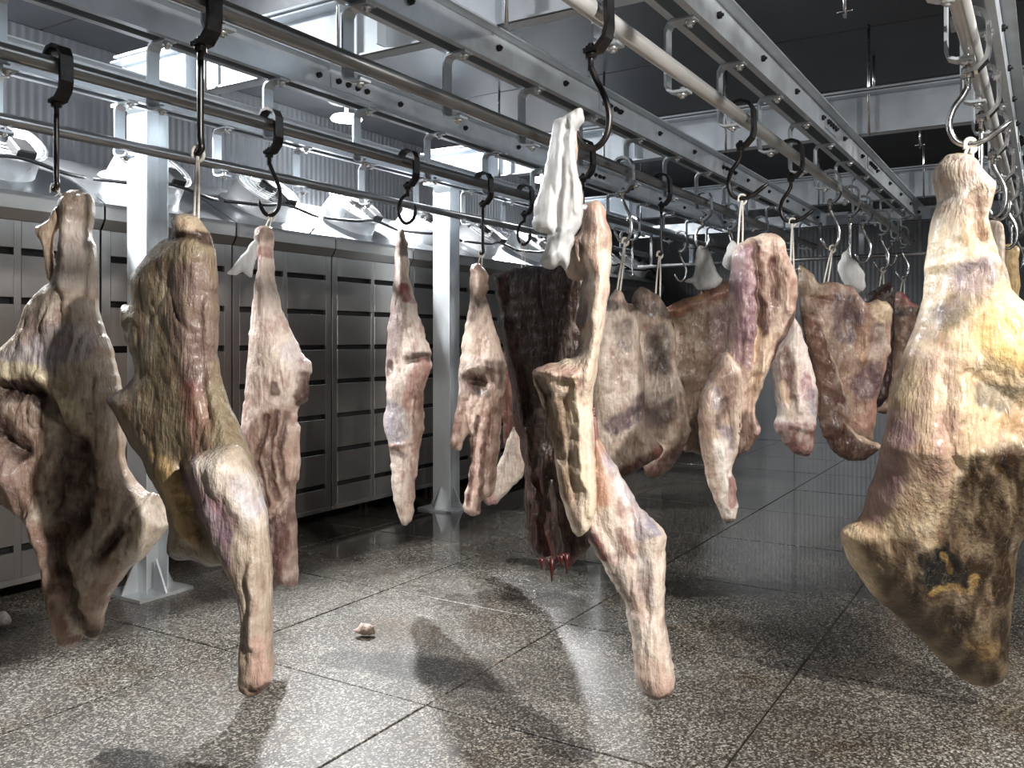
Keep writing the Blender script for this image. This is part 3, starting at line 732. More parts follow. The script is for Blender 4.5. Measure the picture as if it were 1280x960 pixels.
lobe('fat_seam', t, dp, o, [(206,562),(222,560),(238,575),(254,620),(264,655),(263,682),(252,676),(236,645),(220,610)], .02, .03, 10, (236,194,106), seed=24, lump=.004, doff=-.058, tilt=(-.85, 0), cell=2, rough_edge=1,
     paint=[('s', [(240,600),(256,650)], 3, (244,214,150), 4, .6)])

# --- pale hindquarter with plastic scrap
t, dp, o = carcass('beef_hindquarter', 'pale pink beef hindquarter with a plastic scrap at its shank, hanging before the cabinets', 1, 336, 285)
lobe('flesh', t, dp, o, [(320,284),(338,284),(343,305),(342,319),(343,341),(350,374),(357,396),(372,429),(382,447),(390,454),(388,469),(384,498),(375,509),(371,522),(376,540),(374,595),(370,612),(372,674),(371,730),(353,732),(341,736),(336,700),(334,650),(318,625),(308,592),(301,551),(301,530),(306,490),(311,424),(315,385),(319,346),(323,328),(318,305)],
     .09, .10, 30, (232,212,196), seed=31, lump=.010, cell=2.2,
     paint=[('s', [(322,288),(334,292)], 9, (150,122,100), 8, .8), ('s', [(325,326),(332,316),(340,318)], 3, (178,84,80), 4, .8), ('s', [(370,440),(384,455)], 8, (206,204,214), 10, .5),
            ('s', [(350,478),(352,490)], 3, (116,66,60), 3, .8), ('s', [(383,470),(380,502)], 5, (104,52,48), 4, .9),
            ('p', [(318,520),(345,510),(368,512),(372,600),(360,640),(340,645),(318,620)], 0, (176,136,112), 12, .85),
            ('s', [(340,520),(330,570),(340,625)], 2, (112,70,58), 3, .75), ('s', [(352,515),(343,570),(352,620)], 2, (112,70,58), 3, .75), ('s', [(362,515),(356,570),(362,610)], 2, (112,70,58), 3, .75),
            ('s', [(310,540),(322,600)], 6, (186,150,144), 8, .7),
            ('p', [(336,645),(355,640),(366,600),(375,590),(374,735),(338,740)], 0, (120,62,54), 5, .9), ('s', [(372,545),(372,600)], 3, (200,160,140), 3, .7)],
     relief=[([(340,520),(330,570),(340,625)], 3, -.012), ([(352,515),(343,570),(352,620)], 3, -.012), ([(362,515),(356,570),(362,610)], 3, -.012), ([(345,640),(372,600)], 5, -.025), ([(383,470),(380,502)], 5, -.03), ([(345,430)], 25, .02), ([(330,330)], 8, .01)])

# --- slim hindquarter
t, dp, o = carcass('beef_hindquarter', 'slim pink and cream beef hindquarter beside the second column, hung from a ring hook', 1, 508, 288)
lobe('flesh', t, dp, o, [(499,289),(507,289),(511,322),(512,343),(520,381),(530,414),(537,435),(540,456),(532,481),(529,502),(530,531),(526,552),(520,593),(518,635),(514,652),(503,657),(498,643),(489,614),(489,589),(485,552),(480,527),(483,493),(482,435),(489,385),(493,343),(495,306)],
     .085, .09, 20, (232,214,200), seed=41, lump=.010, cell=2,
     paint=[('s', [(502,292),(504,312)], 6, (120,96,80), 6, .85), ('s', [(507,360),(509,372)], 3.5, (186,66,76), 3, .9), ('s', [(490,385),(496,410),(490,440)], 6, (128,100,112), 10, .6),
            ('s', [(488,455),(488,465)], 3, (98,60,56), 3, .8), ('s', [(516,448),(528,444),(536,446)], 4, (88,66,62), 4, .85), ('s', [(528,460),(524,480),(518,500)], 8, (208,140,126), 8, .8), ('s', [(520,490),(526,505)], 3, (136,48,46), 4, .85),
            ('s', [(492,515),(498,540)], 11, (174,176,190), 12, .8), ('s', [(487,556),(505,558),(518,548)], 3, (206,172,150), 3, .8), ('s', [(488,562),(508,566)], 2, (120,96,90), 3, .7),
            ('p', [(520,480),(534,470),(531,560),(520,652),(510,655),(516,560)], 0, (172,130,106), 5, .85), ('s', [(502,600),(504,640)], 6, (226,206,186), 8, .7)],
     relief=[([(514,450),(536,446)], 4, -.03), ([(522,480),(518,500)], 5, -.02), ([(517,500),(514,650)], 3, -.02), ([(488,460)], 5, -.015), ([(487,558),(515,550)], 3, .015)])

# --- hindquarter with open pelvis by column
t, dp, o = carcass('beef_hindquarter', 'beef hindquarter with open pelvis and long sawn spine, beyond the second column', 1, 598, 332)
lobe('flesh', t, dp, o, [(589,331),(599,329),(610,343),(610,360),(607,372),(616,397),(624,427),(632,452),(631,477),(629,497),(626,540),(622,575),(617,614),(604,625),(599,643),(582,641),(580,627),(587,585),(588,545),(582,548),(577,562),(570,562),(564,558),(566,531),(574,497),(574,460),(578,427),(582,406),(587,377),(587,343)],
     .085, .09, 20, (226,200,180), seed=51, lump=.012, cell=2,
     paint=[('s', [(596,338),(600,368)], 9, (176,142,118), 8, .8), ('s', [(598,376),(602,380)], 4, (80,60,50), 4, .7), ('p', [(576,455),(600,448),(630,452),(630,485),(600,492),(578,490)], 0, (110,80,70), 7, .85),
            ('s', [(590,455),(600,462)], 4, (216,196,180), 5, .7), ('s', [(606,480),(618,490)], 6, (206,170,150), 5, .7), ('s', [(598,478),(604,490)], 5, (60,40,36), 5, .8),
            ('s', [(572,500),(568,550)], 6, (150,100,82), 6, .85), ('s', [(606,500),(610,540),(598,560),(590,640)], 5, (214,170,148), 4, .85), ('s', [(598,520),(592,560),(586,630)], 1.6, (116,66,56), 2, .9), ('s', [(618,510),(606,550),(600,635)], 1.6, (116,66,56), 2, .9),
            ('p', [(614,500),(630,495),(622,580),(612,620),(606,580)], 0, (156,112,88), 5, .8)],
     relief=[([(582,465),(600,455),(622,462)], 5, .025), ([(588,475),(606,478)], 6, -.05), ([(582,500),(584,545)], 6, -.04), ([(598,520),(590,625)], 3, -.015), ([(612,520),(604,625)], 3, -.015)])

# --- forequarter hidden behind the bagged carcass, its pale leg showing
t, dp, o = carcass('beef_forequarter', 'beef forequarter half hidden behind the bagged carcass, its pale leg pointing down', 1, 655, 335)
lobe('flesh', t, dp, o, [(645,338),(668,336),(690,360),(700,440),(690,520),(672,560),(652,570),(634,565),(628,520),(630,460),(632,420),(636,370)], .09, .10, 22, (140,96,84), seed=61, cell=2.2,
     paint=[('s', [(634,470),(632,560)], 3, (186,120,104), 3, .7)])
lobe('foreleg', t, dp, o, [(640,532),(628,568),(616,593),(603,612),(604,627),(618,631),(632,618),(653,597),(668,570),(672,540),(655,528)], .05, .05, 12, (232,216,200), seed=62, cell=2, doff=-.05, lump=.006,
     paint=[('s', [(606,616),(612,626)], 6, (216,158,156), 6, .9), ('s', [(640,560),(632,585)], 4, (190,176,170), 6, .6)])

# --- centre forequarter with bag
t, dp, o = carcass('beef_forequarter', 'beef forequarter with dark rib cavity, cream brisket and bent leg, under a white plastic bag', 3, 738, 255)
lobe('rib_cavity', t, dp, o, [(616,344),(629,340),(645,337),(662,333),(680,331),(695,326),(712,324),(726,330),(730,350),(726,400),(722,450),(712,480),(712,560),(725,630),(736,680),(728,694),(720,700),(709,708),(700,706),(689,714),(678,711),(672,698),(667,693),(658,675),(655,640),(656,590),(644,524),(633,459),(626,400),(618,360)],
     .035, .07, 26, (88,64,57), seed=71, lump=.010, doff=.15, tilt=(-1.0, 0), cell=2.5, rough_edge=3,
     paint=[('p', [(638,350),(708,338),(712,420),(700,455),(668,462),(680,520),(652,480),(640,400)], 0, (92,68,61), 8, .9),
            ('s', [(620,350),(632,440),(650,520),(664,600)], 6, (70,40,36), 5, .9), ('s', [(628,345),(640,430),(655,500)], 1.5, (150,104,92), 2, .5),
            ('s', [(640,470),(655,560),(675,680)], 4, (120,72,62), 5, .6), ('p', [(655,600),(690,560),(715,640),(730,690),(690,714),(660,680)], 0, (92,48,44), 10, .8),
            ('s', [(675,650),(690,700)], 3, (150,60,54), 4, .6), ('s', [(700,690),(712,700)], 4, (166,40,44), 4, .7), ('s', [(665,580),(682,660)], 2, (150,104,92), 3, .5)],
     relief=[([(640, 352 + 15*i), (672, 349 + 15*i), (706, 343 + 15*i)], 5, .005) for i in range(7)] + [([(621,350),(636,440),(655,530),(666,620)], 5, .03), ([(632,350),(646,440),(662,520)], 5, -.015),
             ([(670,600),(684,690)], 5, -.02), ([(690,600),(704,690)], 5, .02), ([(678,560),(672,640)], 5, .02)])
lobe('brisket', t, dp, o, [(728,256),(740,252),(748,251),(755,258),(760,280),(764,295),(764,331),(759,386),(749,444),(742,488),(741,513),(743,550),(746,600),(745,638),(737,660),(722,671),(709,649),(698,606),(691,558),(684,524),(673,495),(666,473),(667,464),(676,458),(695,452),(706,448),(716,444),(725,422),(720,400),(726,364),(729,346),(720,335),(713,313),(713,300),(724,291),(726,276)],
     .07, .07, 22, (230,210,182), seed=72, lump=.006, doff=-.015, cell=2.5, rough_edge=1.2,
     paint=[('s', [(733,262),(735,285)], 7, (110,62,54), 7, .85), ('s', [(746,262),(752,285)], 7, (222,170,152), 6, .85), ('s', [(722,300),(740,300),(758,300)], 10, (170,132,112), 12, .8), ('s', [(757,340),(752,400)], 6, (226,186,178), 8, .6),
            ('s', [(718,310),(724,350),(724,400),(716,440)], 5, (84,48,42), 4, .9), ('s', [(672,464),(690,462),(712,466)], 6, (222,170,152), 5, .9), ('s', [(705,470),(715,478)], 5, (150,100,86), 6, .8),
            ('p', [(668,470),(684,474),(690,510),(700,560),(690,560),(676,500)], 0, (70,40,34), 4, .95),
            ('p', [(692,495),(712,492),(716,560),(722,620),(728,660),(712,650),(700,600)], 0, (158,126,92), 9, .9),
            ('s', [(712,470),(716,540),(724,580),(736,640)], 2, (236,214,170), 3, .8), ('s', [(684,500),(694,560),(704,590)], 1.5, (206,180,150), 2, .7)],
     relief=[([(672,475),(688,520),(698,570)], 7, -.05), ([(704,500),(716,620)], 9, -.025), ([(745,350),(735,480)], 16, .03), ([(676,462),(712,468)], 7, .03), ([(720,300),(726,350),(722,420)], 6, -.03), ([(716,480),(728,600),(738,640)], 4, .012)])
lobe('foreleg', t, dp, o, [(742,505),(749,545),(771,584),(790,617),(804,638),(821,652),(831,667),(832,686),(831,730),(832,773),(839,817),(844,846),(840,863),(819,874),(804,868),(795,850),(791,810),(786,781),(779,751),(764,726),(753,706),(744,690),(734,672),(730,655),(736,630),(738,580)],
     .055, .07, 24, (226,208,190), seed=73, lump=.008, doff=.02, cell=2.5,
     paint=[('s', [(745,530),(752,580),(750,620)], 7, (220,160,124), 10, .8), ('s', [(742,508),(743,540)], 3, (170,60,80), 3, .8), ('s', [(760,570),(780,610),(806,650)], 6, (186,180,200), 8, .85), ('p', [(786,640),(806,640),(826,664),(800,672),(790,665)], 0, (150,146,170), 6, .8),
            ('s', [(770,590),(785,640),(792,668)], 1.8, (244,238,232), 2, .8), ('s', [(740,668),(748,682),(754,694)], 4, (156,30,36), 4, .95), ('s', [(733,664),(745,690)], 2, (90,24,24), 3, .8),
            ('s', [(772,660),(782,675),(790,690)], 2, (160,110,100), 3, .7), ('s', [(768,690),(790,770)], 4, (176,160,156), 8, .5), ('s', [(800,690),(806,740)], 5, (170,166,172), 8, .5),
            ('s', [(806,830),(826,848)], 12, (216,178,158), 12, .85), ('s', [(804,866),(822,868),(838,860)], 4, (128,88,72), 4, .85)],
     relief=[([(786,640),(800,700),(806,760)], 7, -.012), ([(815,660)], 14, .02), ([(745,640),(770,690)], 10, -.015), ([(790,800),(800,840)], 6, .008)])
lobe('shank', t, dp, o, [(716,150),(724,152),(722,190),(718,240),(722,290),(732,320),(736,345),(716,350),(706,335),(704,290),(706,240),(708,190)], .03, .03, 12, (222,200,184), seed=74, cell=2.5, lump=.006, doff=.02)
M_BLOOD = metal('dried blood', rgb(70, 20, 19), 0.4, 0, 0.4, nscale=60)
for (u, v, l) in ((677, 708, 10), (690, 708, 26), (702, 704, 12), (709, 702, 22)):
    a = at(u, v - 4, dp) - o; b_ = at(u + 1, v + l, dp) - o
    rot = Matrix.Rotation(-A, 3, 'Z')
    MB().tube([rot @ a, rot @ ((a*.5 + b_*.5)), rot @ b_], [.010, .0045, .0015], 6).build('meat_shred', M_BLOOD, t, (0, .05, 0))

# --- big yellow hindquarter on the right
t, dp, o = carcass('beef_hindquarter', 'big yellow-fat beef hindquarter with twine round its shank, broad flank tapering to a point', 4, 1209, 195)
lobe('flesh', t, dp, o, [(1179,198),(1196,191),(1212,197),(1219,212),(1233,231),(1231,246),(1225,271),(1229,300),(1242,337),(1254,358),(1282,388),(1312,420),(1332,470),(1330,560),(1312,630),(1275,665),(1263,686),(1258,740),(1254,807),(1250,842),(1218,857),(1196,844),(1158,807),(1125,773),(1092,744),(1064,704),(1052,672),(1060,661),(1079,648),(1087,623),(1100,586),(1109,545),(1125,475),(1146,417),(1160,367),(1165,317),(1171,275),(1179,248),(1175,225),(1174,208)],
     .15, .16, 62, (222,196,148), seed=81, lump=.014, cell=3, fibre=(18, 8, .004), bl=14, bend=(560, .8),  # lower half bent back to face downward, so its shape adds shade
     paint=[('p', [(1170,190),(1235,200),(1236,250),(1222,285),(1170,280)], 0, (238,228,214), 14, .9), ('s', [(1196,205),(1192,225)], 7, (212,186,172), 8, .6),
            ('s', [(1198,258),(1200,285),(1203,298)], 8, (164,124,92), 6, .85), ('s', [(1190,350),(1200,345)], 15, (168,152,170), 14, .8), ('s', [(1182,372),(1172,385),(1162,400)], 6, (120,104,110), 8, .8), ('s', [(1190,380),(1170,400),(1155,420)], 4, (150,130,84), 5, .6),  # first stroke paints the shade in the notch beside the shank
            ('p', [(1190,395),(1230,350),(1290,395),(1320,430),(1310,480),(1250,470),(1215,455),(1180,425)], 0, (244,204,104), 22, .95), ('s', [(1240,385),(1275,420)], 16, (240,220,170), 16, .5),
            ('p', [(1150,430),(1170,440),(1165,500),(1140,590),(1085,650),(1100,600),(1125,500)], 0, (206,172,148), 10, .8), ('s', [(1120,520),(1100,600),(1085,640)], 5, (156,110,130), 8, .75), ('s', [(1150,470),(1130,560),(1115,620)], 3, (222,190,150), 4, .6), ('s', [(1160,520),(1145,600)], 8, (190,130,120), 14, .5),
            ('s', [(1200,490),(1225,495)], 10, (96,96,88), 10, .85), ('s', [(1240,500),(1270,470)], 8, (176,150,110), 10, .6), ('s', [(1225,520),(1250,530)], 9, (190,140,70), 10, .8), ('s', [(1265,490),(1285,500)], 7, (226,196,70), 8, .7),
            ('p', [(1165,590),(1180,560),(1230,550),(1320,560),(1260,700),(1250,850),(1190,845),(1100,750),(1140,680)], 0, (100,72,32), 24, 1.05), ('p', [(1060,670),(1120,660),(1140,700),(1160,800),(1100,750)], 0, (112,84,52), 14, .95),  # yellow-brown lower flank, darkened further to paint in the shade over it
            ('p', [(1120,676),(1152,664),(1182,696),(1176,718),(1140,722),(1118,708)], 0, (48,42,38), 5, 1.1), ('s', [(1138,722),(1160,718),(1180,722),(1186,704)], 2, (214,168,60), 3, .9), ('s', [(1150,675),(1158,700)], 1.6, (206,160,60), 2, .8),
            ('s', [(1198,785),(1210,795)], 8, (206,164,80), 9, .6), ('s', [(1118,730),(1120,736)], 3, (70,50,40), 3, .8), ('s', [(1165,760),(1170,765)], 2, (80,60,40), 3, .7)],
     relief=[([(1199,250),(1202,300)], 8, -.05), ([(1183,250),(1182,330)], 8, .02), ([(1220,240),(1222,330)], 9, .03), ([(1165,390),(1180,370),(1195,340)], 6, -.02), ([(1250,430)], 45, .05), ([(1190,470),(1245,505)], 14, -.03), ([(1160,440),(1150,520),(1170,580)], 8, -.02),
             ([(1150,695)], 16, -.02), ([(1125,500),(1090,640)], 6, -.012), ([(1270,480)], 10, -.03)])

# --- more quarters on the rail behind it
for (u, lab, out, base, pt, sd) in (
    (1246, 'beef hindquarter with white shank hidden right behind the big yellow one', [(1230,284),(1240,276),(1248,290),(1251,335),(1268,400),(1285,470),(1280,560),(1262,620),(1245,600),(1232,520),(1226,440),(1228,350)], (226,210,188), [], 91),
    (1261, 'beef hindquarter with yellow shank, second behind the big yellow one', [(1248,312),(1258,306),(1270,311),(1270,345),(1272,390),(1286,440),(1284,520),(1272,570),(1256,585),(1246,520),(1244,440),(1248,380)], (232,196,120), [], 92)):
    t, dp, o = carcass('beef_hindquarter', lab, 4, u, out[1][1])
    lobe('flesh', t, dp, o, out, .10, .10, 14, base, pt, seed=sd, cell=2.2)

# --- flanks behind the centre carcass
t, dp, o = carcass('beef_forequarter', 'pale beef flank with grey print and red lower edge, just behind the bagged carcass', 2, 772, 372)
lobe('flesh', t, dp, o, [(757,384),(766,366),(776,362),(784,378),(791,382),(799,411),(804,459),(807,502),(806,532),(819,548),(829,562),(822,574),(804,583),(786,594),(764,600),(748,590),(738,540),(738,480),(746,420)], .09, .10, 24, (212,190,168), seed=101, cell=2.2, lump=.012,
     paint=[('s', [(762,382),(778,382),(788,386)], 4, (74,48,40), 5, .85), ('s', [(768,366),(778,372)], 5, (186,150,130), 5, .7), ('s', [(778,410),(780,428)], 9, (112,100,94), 8, .75), ('s', [(768,490),(795,470)], 10, (228,214,198), 14, .7), ('s', [(765,530),(785,520),(803,500)], 7, (112,88,112), 8, .8),
            ('s', [(770,594),(800,578),(826,566)], 6, (120,38,36), 7, .9), ('s', [(818,560),(826,566)], 5, (206,120,112), 4, .7), ('s', [(780,560),(800,550)], 9, (190,160,136), 12, .5)],
     relief=[([(780,420)], 12, -.01), ([(765,535),(800,510)], 6, -.02), ([(765,400),(760,480)], 6, .01)])
t, dp, o = carcass('beef_forequarter', 'beef flank with dark grey patches, second behind the bagged carcass', 2, 824, 368)
lobe('flesh', t, dp, o, [(790,385),(795,364),(806,360),(822,370),(833,386),(844,415),(846,459),(856,492),(860,521),(863,543),(855,557),(846,575),(833,590),(812,598),(802,575),(800,540),(800,480),(796,420)], .09, .10, 22, (190,166,142), seed=111, cell=2.2, lump=.014,
     paint=[('s', [(798,368),(815,372),(830,388)], 8, (92,66,52), 8, .8), ('s', [(795,382),(812,392)], 3, (60,40,34), 4, .8), ('s', [(822,420),(820,455)], 10, (92,80,78), 10, .8), ('s', [(815,490),(838,480)], 10, (222,206,190), 14, .7), ('s', [(812,520),(835,510)], 9, (110,84,92), 10, .7),
            ('s', [(848,500),(854,530)], 3, (222,196,176), 4, .8), ('s', [(815,590),(850,560)], 7, (104,44,40), 8, .8)],
     relief=[([(846,470),(850,550)], 4, -.03), ([(820,440)], 12, -.01)])
t, dp, o = carcass('beef_flank', 'broad dark beef side with yellow-tipped upper edge, behind the striped forequarter', 2, 880, 360)
lobe('flesh', t, dp, o, [(829,390),(836,382),(864,370),(880,362),(897,355),(914,350),(930,372),(938,440),(936,520),(925,560),(905,580),(885,572),(868,566),(852,560),(842,520),(838,450),(843,410)], .07, .09, 22, (168,140,112), seed=121, cell=2.2, lump=.014,
     paint=[('s', [(832,390),(850,384)], 6, (226,160,60), 5, .9), ('s', [(842,386),(880,372),(910,362)], 7, (150,84,64), 7, .8), ('s', [(860,376),(880,366)], 2, (206,150,90), 3, .7), ('p', [(884,385),(914,375),(912,440),(888,450)], 0, (146,104,108), 10, .8), ('s', [(850,520),(870,545),(890,560)], 9, (130,90,72), 12, .7), ('s', [(880,470),(900,520)], 14, (160,122,92), 18, .5)],
     relief=[([(836,390),(880,372),(912,360)], 6, .025), ([(860,440),(862,520)], 8, -.012)])

# --- striped forequarter, third rail
t, dp, o = carcass('beef_forequarter', 'beef forequarter with purple-striped shoulder and thin white leg, hung on two cords', 3, 920, 296)
lobe('flesh', t, dp, o, [(922,307),(942,296),(957,291),(969,292),(978,300),(983,316),(992,335),(996,352),(994,385),(991,400),(977,428),(962,458),(951,490),(944,512),(951,534),(948,546),(938,562),(926,567),(920,572),(908,560),(898,520),(905,480),(908,428),(911,396),(911,352),(916,318)], .075, .09, 20, (212,180,158), seed=131, cell=2.2, lump=.016, fibre=(8, 5, .008),
     paint=[('p', [(912,330),(926,306),(940,310),(938,400),(930,460),(908,455),(912,400)], 0, (164,120,138), 7, .9), ('s', [(930,315),(932,360)], 4, (200,162,172), 5, .6), ('s', [(950,300),(968,298)], 9, (236,212,190), 8, .85), ('s', [(940,305),(942,360),(950,420)], 2.5, (110,66,58), 3, .85), ('s', [(958,330),(962,370),(956,400)], 3, (128,74,62), 4, .8), ('s', [(975,330),(985,380)], 4, (196,150,126), 5, .7),
            ('s', [(990,395),(970,440),(956,490),(944,550)], 6, (98,50,44), 5, .9), ('p', [(938,420),(962,420),(950,480),(935,510),(928,500)], 0, (224,196,160), 6, .8), ('s', [(944,537)], 5, (236,206,196), 3, .9), ('s', [(940,560),(948,558)], 4, (196,84,84), 3, .8), ('s', [(925,520),(925,565)], 8, (100,56,46), 8, .8)],
     relief=[([(941,305),(944,380),(938,450)], 4, -.035), ([(960,330),(964,380)], 4, -.03), ([(972,340),(974,390)], 4, .02), ([(926,320),(924,420)], 8, .025), ([(952,400),(942,480)], 6, .015), ([(938,470),(930,560)], 5, -.04)])
lobe('foreleg', t, dp, o, [(905,440),(897,454),(882,479),(873,505),(873,527),(879,578),(886,607),(899,640),(906,653),(917,652),(922,633),(918,600),(916,585),(924,560),(930,520),(932,480),(925,455)], .055, .06, 17, (206,180,158), seed=132, cell=2, doff=-.04, lump=.008,
     paint=[('s', [(898,470),(910,480)], 9, (150,112,92), 10, .8), ('s', [(892,490),(890,505)], 4, (150,150,170), 5, .8), ('s', [(902,500),(897,530)], 4, (90,60,66), 5, .75), ('s', [(904,540),(906,560)], 6, (140,128,150), 8, .7), ('s', [(896,555),(905,590),(912,640)], 7, (240,234,224), 7, .9), ('s', [(912,600),(914,625)], 3.5, (158,70,72), 4, .85), ('s', [(904,652),(916,650)], 2, (70,50,44), 2, .8), ('s', [(880,530),(886,590)], 4, (180,150,120), 5, .6)],
     relief=[([(905,500),(912,560)], 5, -.02), ([(898,560),(906,630)], 5, .012)])

t, dp, o = carcass('beef_forequarter', 'small white and pink beef forequarter tucked behind the purple-striped one', 3, 988, 395)
lobe('flesh', t, dp, o, [(976,422),(984,400),(990,394),(999,408),(1008,432),(1018,474),(1021,497),(1019,529),(1016,562),(1004,570),(992,565),(980,555),(969,535),(972,516),(966,471),(964,445)], .08, .09, 18, (230,216,206), seed=141, cell=2, lump=.010,
     paint=[('p', [(964,445),(978,430),(988,450),(990,500),(975,500)], 0, (140,92,80), 6, .85), ('s', [(994,470),(1004,490)], 6, (206,134,150), 7, .85), ('s', [(990,430),(990,490)], 1.6, (240,224,200), 2, .8), ('s', [(1008,490),(1010,510)], 5, (140,136,160), 6, .7), ('p', [(966,530),(990,522),(1020,530),(1018,572),(980,570)], 0, (140,76,66), 7, .9), ('s', [(975,480),(982,515)], 2.5, (226,196,160), 3, .8), ('s', [(984,560),(1012,560)], 3, (196,130,120), 4, .7)],
     relief=[([(988,440),(992,510)], 4, .015), ([(978,450),(982,500)], 6, -.03), ([(985,530),(1010,535)], 5, .02)])

t, dp, o = carcass('beef_forequarter', 'brown beef forequarter with folded rib flap and purple lean patches, next to the yellow hindquarter', 3, 1028, 352)
lobe('flesh', t, dp, o, [(998,332),(1011,338),(1024,354),(1034,351),(1053,355),(1069,361),(1082,377),(1095,375),(1106,376),(1115,385),(1114,400),(1113,432),(1108,458),(1098,497),(1094,529),(1090,550),(1075,552),(1050,540),(1030,520),(1020,480),(1010,440),(1002,400),(998,365)], .07, .09, 24, (184,152,128), seed=151, cell=2, lump=.014, doff=.03,
     paint=[('s', [(1005,345),(1020,365)], 12, (178,156,116), 8, .8), ('s', [(1015,378),(1034,372),(1040,358)], 4, (160,108,94), 4, .7), ('s', [(1050,385),(1055,410)], 15, (112,84,92), 10, .9), ('s', [(1066,368),(1080,390)], 6, (150,84,64), 7, .7), ('s', [(1098,390),(1108,384)], 10, (232,206,160), 7, .9), ('s', [(1078,415),(1075,440)], 8, (206,150,100), 10, .6), ('s', [(1090,412),(1086,430)], 5, (128,104,110), 8, .7), ('s', [(1085,440),(1105,430)], 6, (222,206,192), 8, .7),
            ('s', [(1078,480),(1090,470)], 15, (128,88,104), 8, .9), ('s', [(1110,400),(1104,470)], 2.5, (222,170,150), 3, .7), ('s', [(1075,525),(1090,510)], 8, (196,130,112), 9, .7)],
     relief=[([(1052,398)], 14, -.02), ([(1066,375),(1078,420),(1070,450)], 6, .02), ([(1098,390)], 10, .02), ([(1082,478)], 14, -.015), ([(1010,372),(1032,376)], 4, -.025)])
lobe('rib_flap', t, dp, o, [(1002,392),(1012,390),(1026,392),(1034,420),(1046,460),(1056,490),(1062,520),(1064,535),(1080,547),(1101,557),(1090,570),(1079,575),(1060,575),(1043,566),(1030,548),(1024,529),(1021,497),(1014,452),(1005,419)], .05, .05, 16, (146,110,90), seed=152, cell=2, doff=-.05, lump=.014,
     paint=[('s', [(1026,396),(1034,425),(1048,466),(1060,500),(1062,525)], 3.5, (232,208,176), 3, .95), ('s', [(1046,508),(1056,528),(1078,548),(1096,556)], 2.5, (226,196,160), 3, .9), ('s', [(1040,540),(1060,562),(1085,565)], 8, (104,62,48), 8, .85), ('s', [(1045,500),(1055,520)], 5, (120,60,52), 6, .7), ('s', [(1015,400),(1030,480)], 5, (166,112,84), 8, .6)],
     relief=[([(1028,396),(1048,466),(1061,520)], 4, .02), ([(1046,512),(1090,556)], 4, .02), ([(1055,505),(1075,540)], 4, -.025), ([(1016, 420), (1036, 430)], 4, .01), ([(1020, 450), (1042, 460)], 4, .01), ([(1024, 480), (1048, 490)], 4, .01)])
t, dp, o = carcass('beef_forequarter', 'narrow brown beef forequarter with pink neck cut, between brown forequarter and yellow hindquarter', 3, 1127, 366)
lobe('flesh', t, dp, o, [(1119,368),(1127,365),(1137,376),(1148,384),(1147,400),(1142,420),(1134,446),(1124,472),(1120,514),(1108,518),(1097,516),(1098,503),(1106,470),(1112,430),(1115,397)], .10, .10, 12, (178,140,112), seed=161, cell=1.8, lump=.012,
     paint=[('s', [(1124,372),(1132,378)], 6, (196,110,106), 5, .85), ('s', [(1126,369),(1134,375)], 1.5, (206,60,84), 2, .8), ('s', [(1122,390),(1145,390)], 4, (90,56,48), 4, .8), ('s', [(1136,400),(1124,460)], 3, (120,80,64), 4, .7), ('s', [(1108,508),(1116,512)], 5, (206,180,150), 5, .7)])
t, dp, o = carcass('beef_forequarter', 'dark red beef forequarter peeking over the brown one with folded flap', 3, 1101, 350)
lobe('flesh', t, dp, o, [(1084,368),(1096,360),(1108,352),(1116,357),(1118,380),(1116,440),(1108,500),(1085,505),(1075,440),(1078,390)], .09, .09, 14, (86,52,48), seed=171, cell=2)

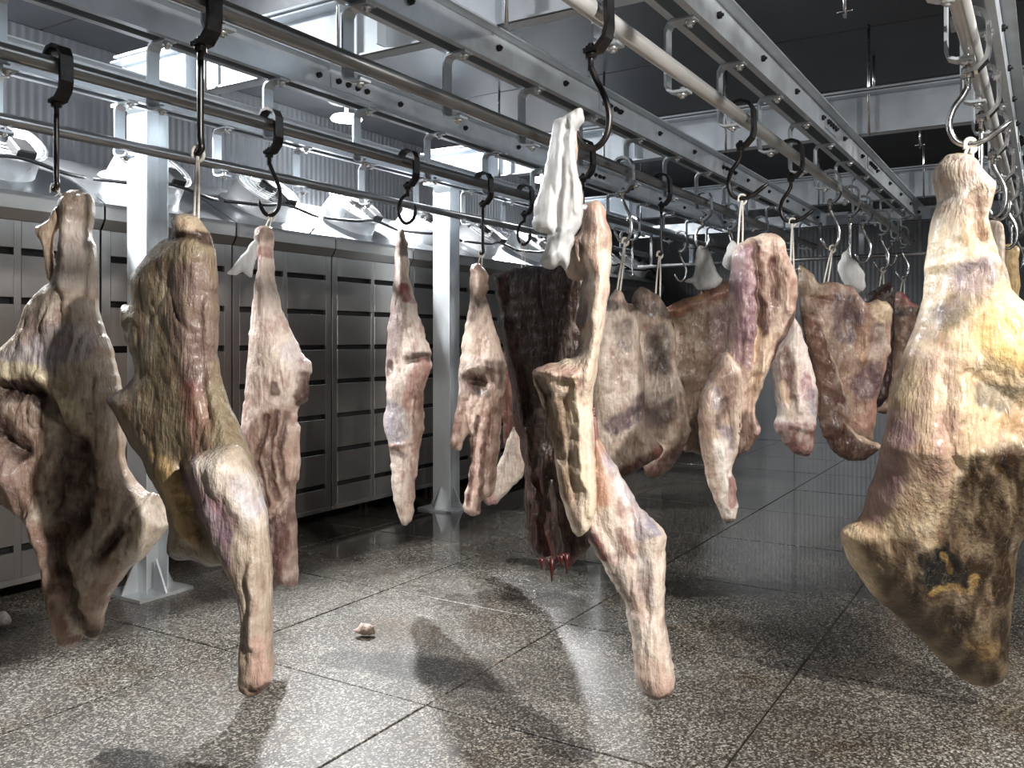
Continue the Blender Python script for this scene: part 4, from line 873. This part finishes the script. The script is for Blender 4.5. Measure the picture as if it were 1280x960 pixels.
# ------------------------------------------------------------------ plastic bags
def bag(label, k, u, out, seed, R=10, tf=.04, tb=.04, dep=None, doff=0, relief=(), cell=2):
    dep = dep or rail_dep(RX[k], u); p = at(u, out[0][1], dep)
    t = empty('plastic_bag', p, A); tag(t, label, 'bag', 'white plastic bags')
    lobe('film', t, dep, p, out, tf, tb, R, (230,230,230), seed=seed, mat=M_BAG, cell=cell, doff=doff, lump=.006, relief=relief, fibre=(4, 9, .008), bl=4)
bag('white plastic bag wrapped round the neck of the forequarter with dark rib cavity', 3, 720, [(726,135),(716,138),(704,146),(692,153),(689,172),(683,200),(677,226),(667,265),(668,288),(684,293),(680,312),(675,330),(689,337),(700,330),(708,338),(716,305),(727,278),(728,246),(720,199),(720,168),(730,150)], 201, R=22, tf=.05, tb=.05,
    relief=[([(712,150),(714,200),(718,270)], 3, .015), ([(705,160),(700,230),(692,290)], 4, -.015), ([(690,296),(705,290)], 7, .02), ([(690,320)], 8, .02)])
bag('white plastic scrap clinging to the shank of the pale hindquarter', 1, 328, [(319,300),(305,315),(285,340),(292,345),(302,342),(313,346),(319,335),(321,315)], 211, R=6, tf=.012, tb=.012, doff=-.05)
bag('crumpled white plastic bag on the broad dark side with yellow tip', 2, 882, [(870,312),(884,312),(896,340),(902,352),(890,362),(872,362),(866,356),(855,350),(868,344)], 221, tf=.03, tb=.03, doff=-.08)
bag('frosted plastic bag above the purple-striped forequarter', 2, 912, [(916,300),(908,312),(904,325),(908,336),(918,334),(924,318)], 231, tf=.03, tb=.03, dep=3.5)
bag('frosted plastic bag hanging behind the brown forequarter', 3, 1065, [(1058,312),(1048,330),(1052,350),(1062,362),(1078,364),(1082,350),(1074,332),(1062,316)], 241, tf=.04, tb=.04, dep=rail_dep(RX[3], 1062))

# ------------------------------------------------------------------ scraps on the floor
def scrap(u, v, ru, rv, label, base, seed):
    dep = F * EYE / (v - HZ); p = at(u, v, dep); t = empty('fat_scrap', p, A); tag(t, label, 'scrap', 'scraps on the floor')
    out = [(u + ru*math.cos(a)*(1 + .25*math.sin(3*a + seed)), v - rv*.95 + rv*math.sin(a)*(1 + .2*math.cos(2*a + seed))) for a in [2*PI*i/12 for i in range(12)]]
    lobe('fat', t, dep, p, out, .03, .03, rv, base, seed=seed, cell=1.5, lump=.006)
scrap(456, 795, 12, 9, 'pale fat scrap lying in a brown stain on the floor', (236,206,186), 251)
scrap(0, 786, 12, 12, 'white fat scrap on the floor by the cabinet foot', (226,222,216), 252)
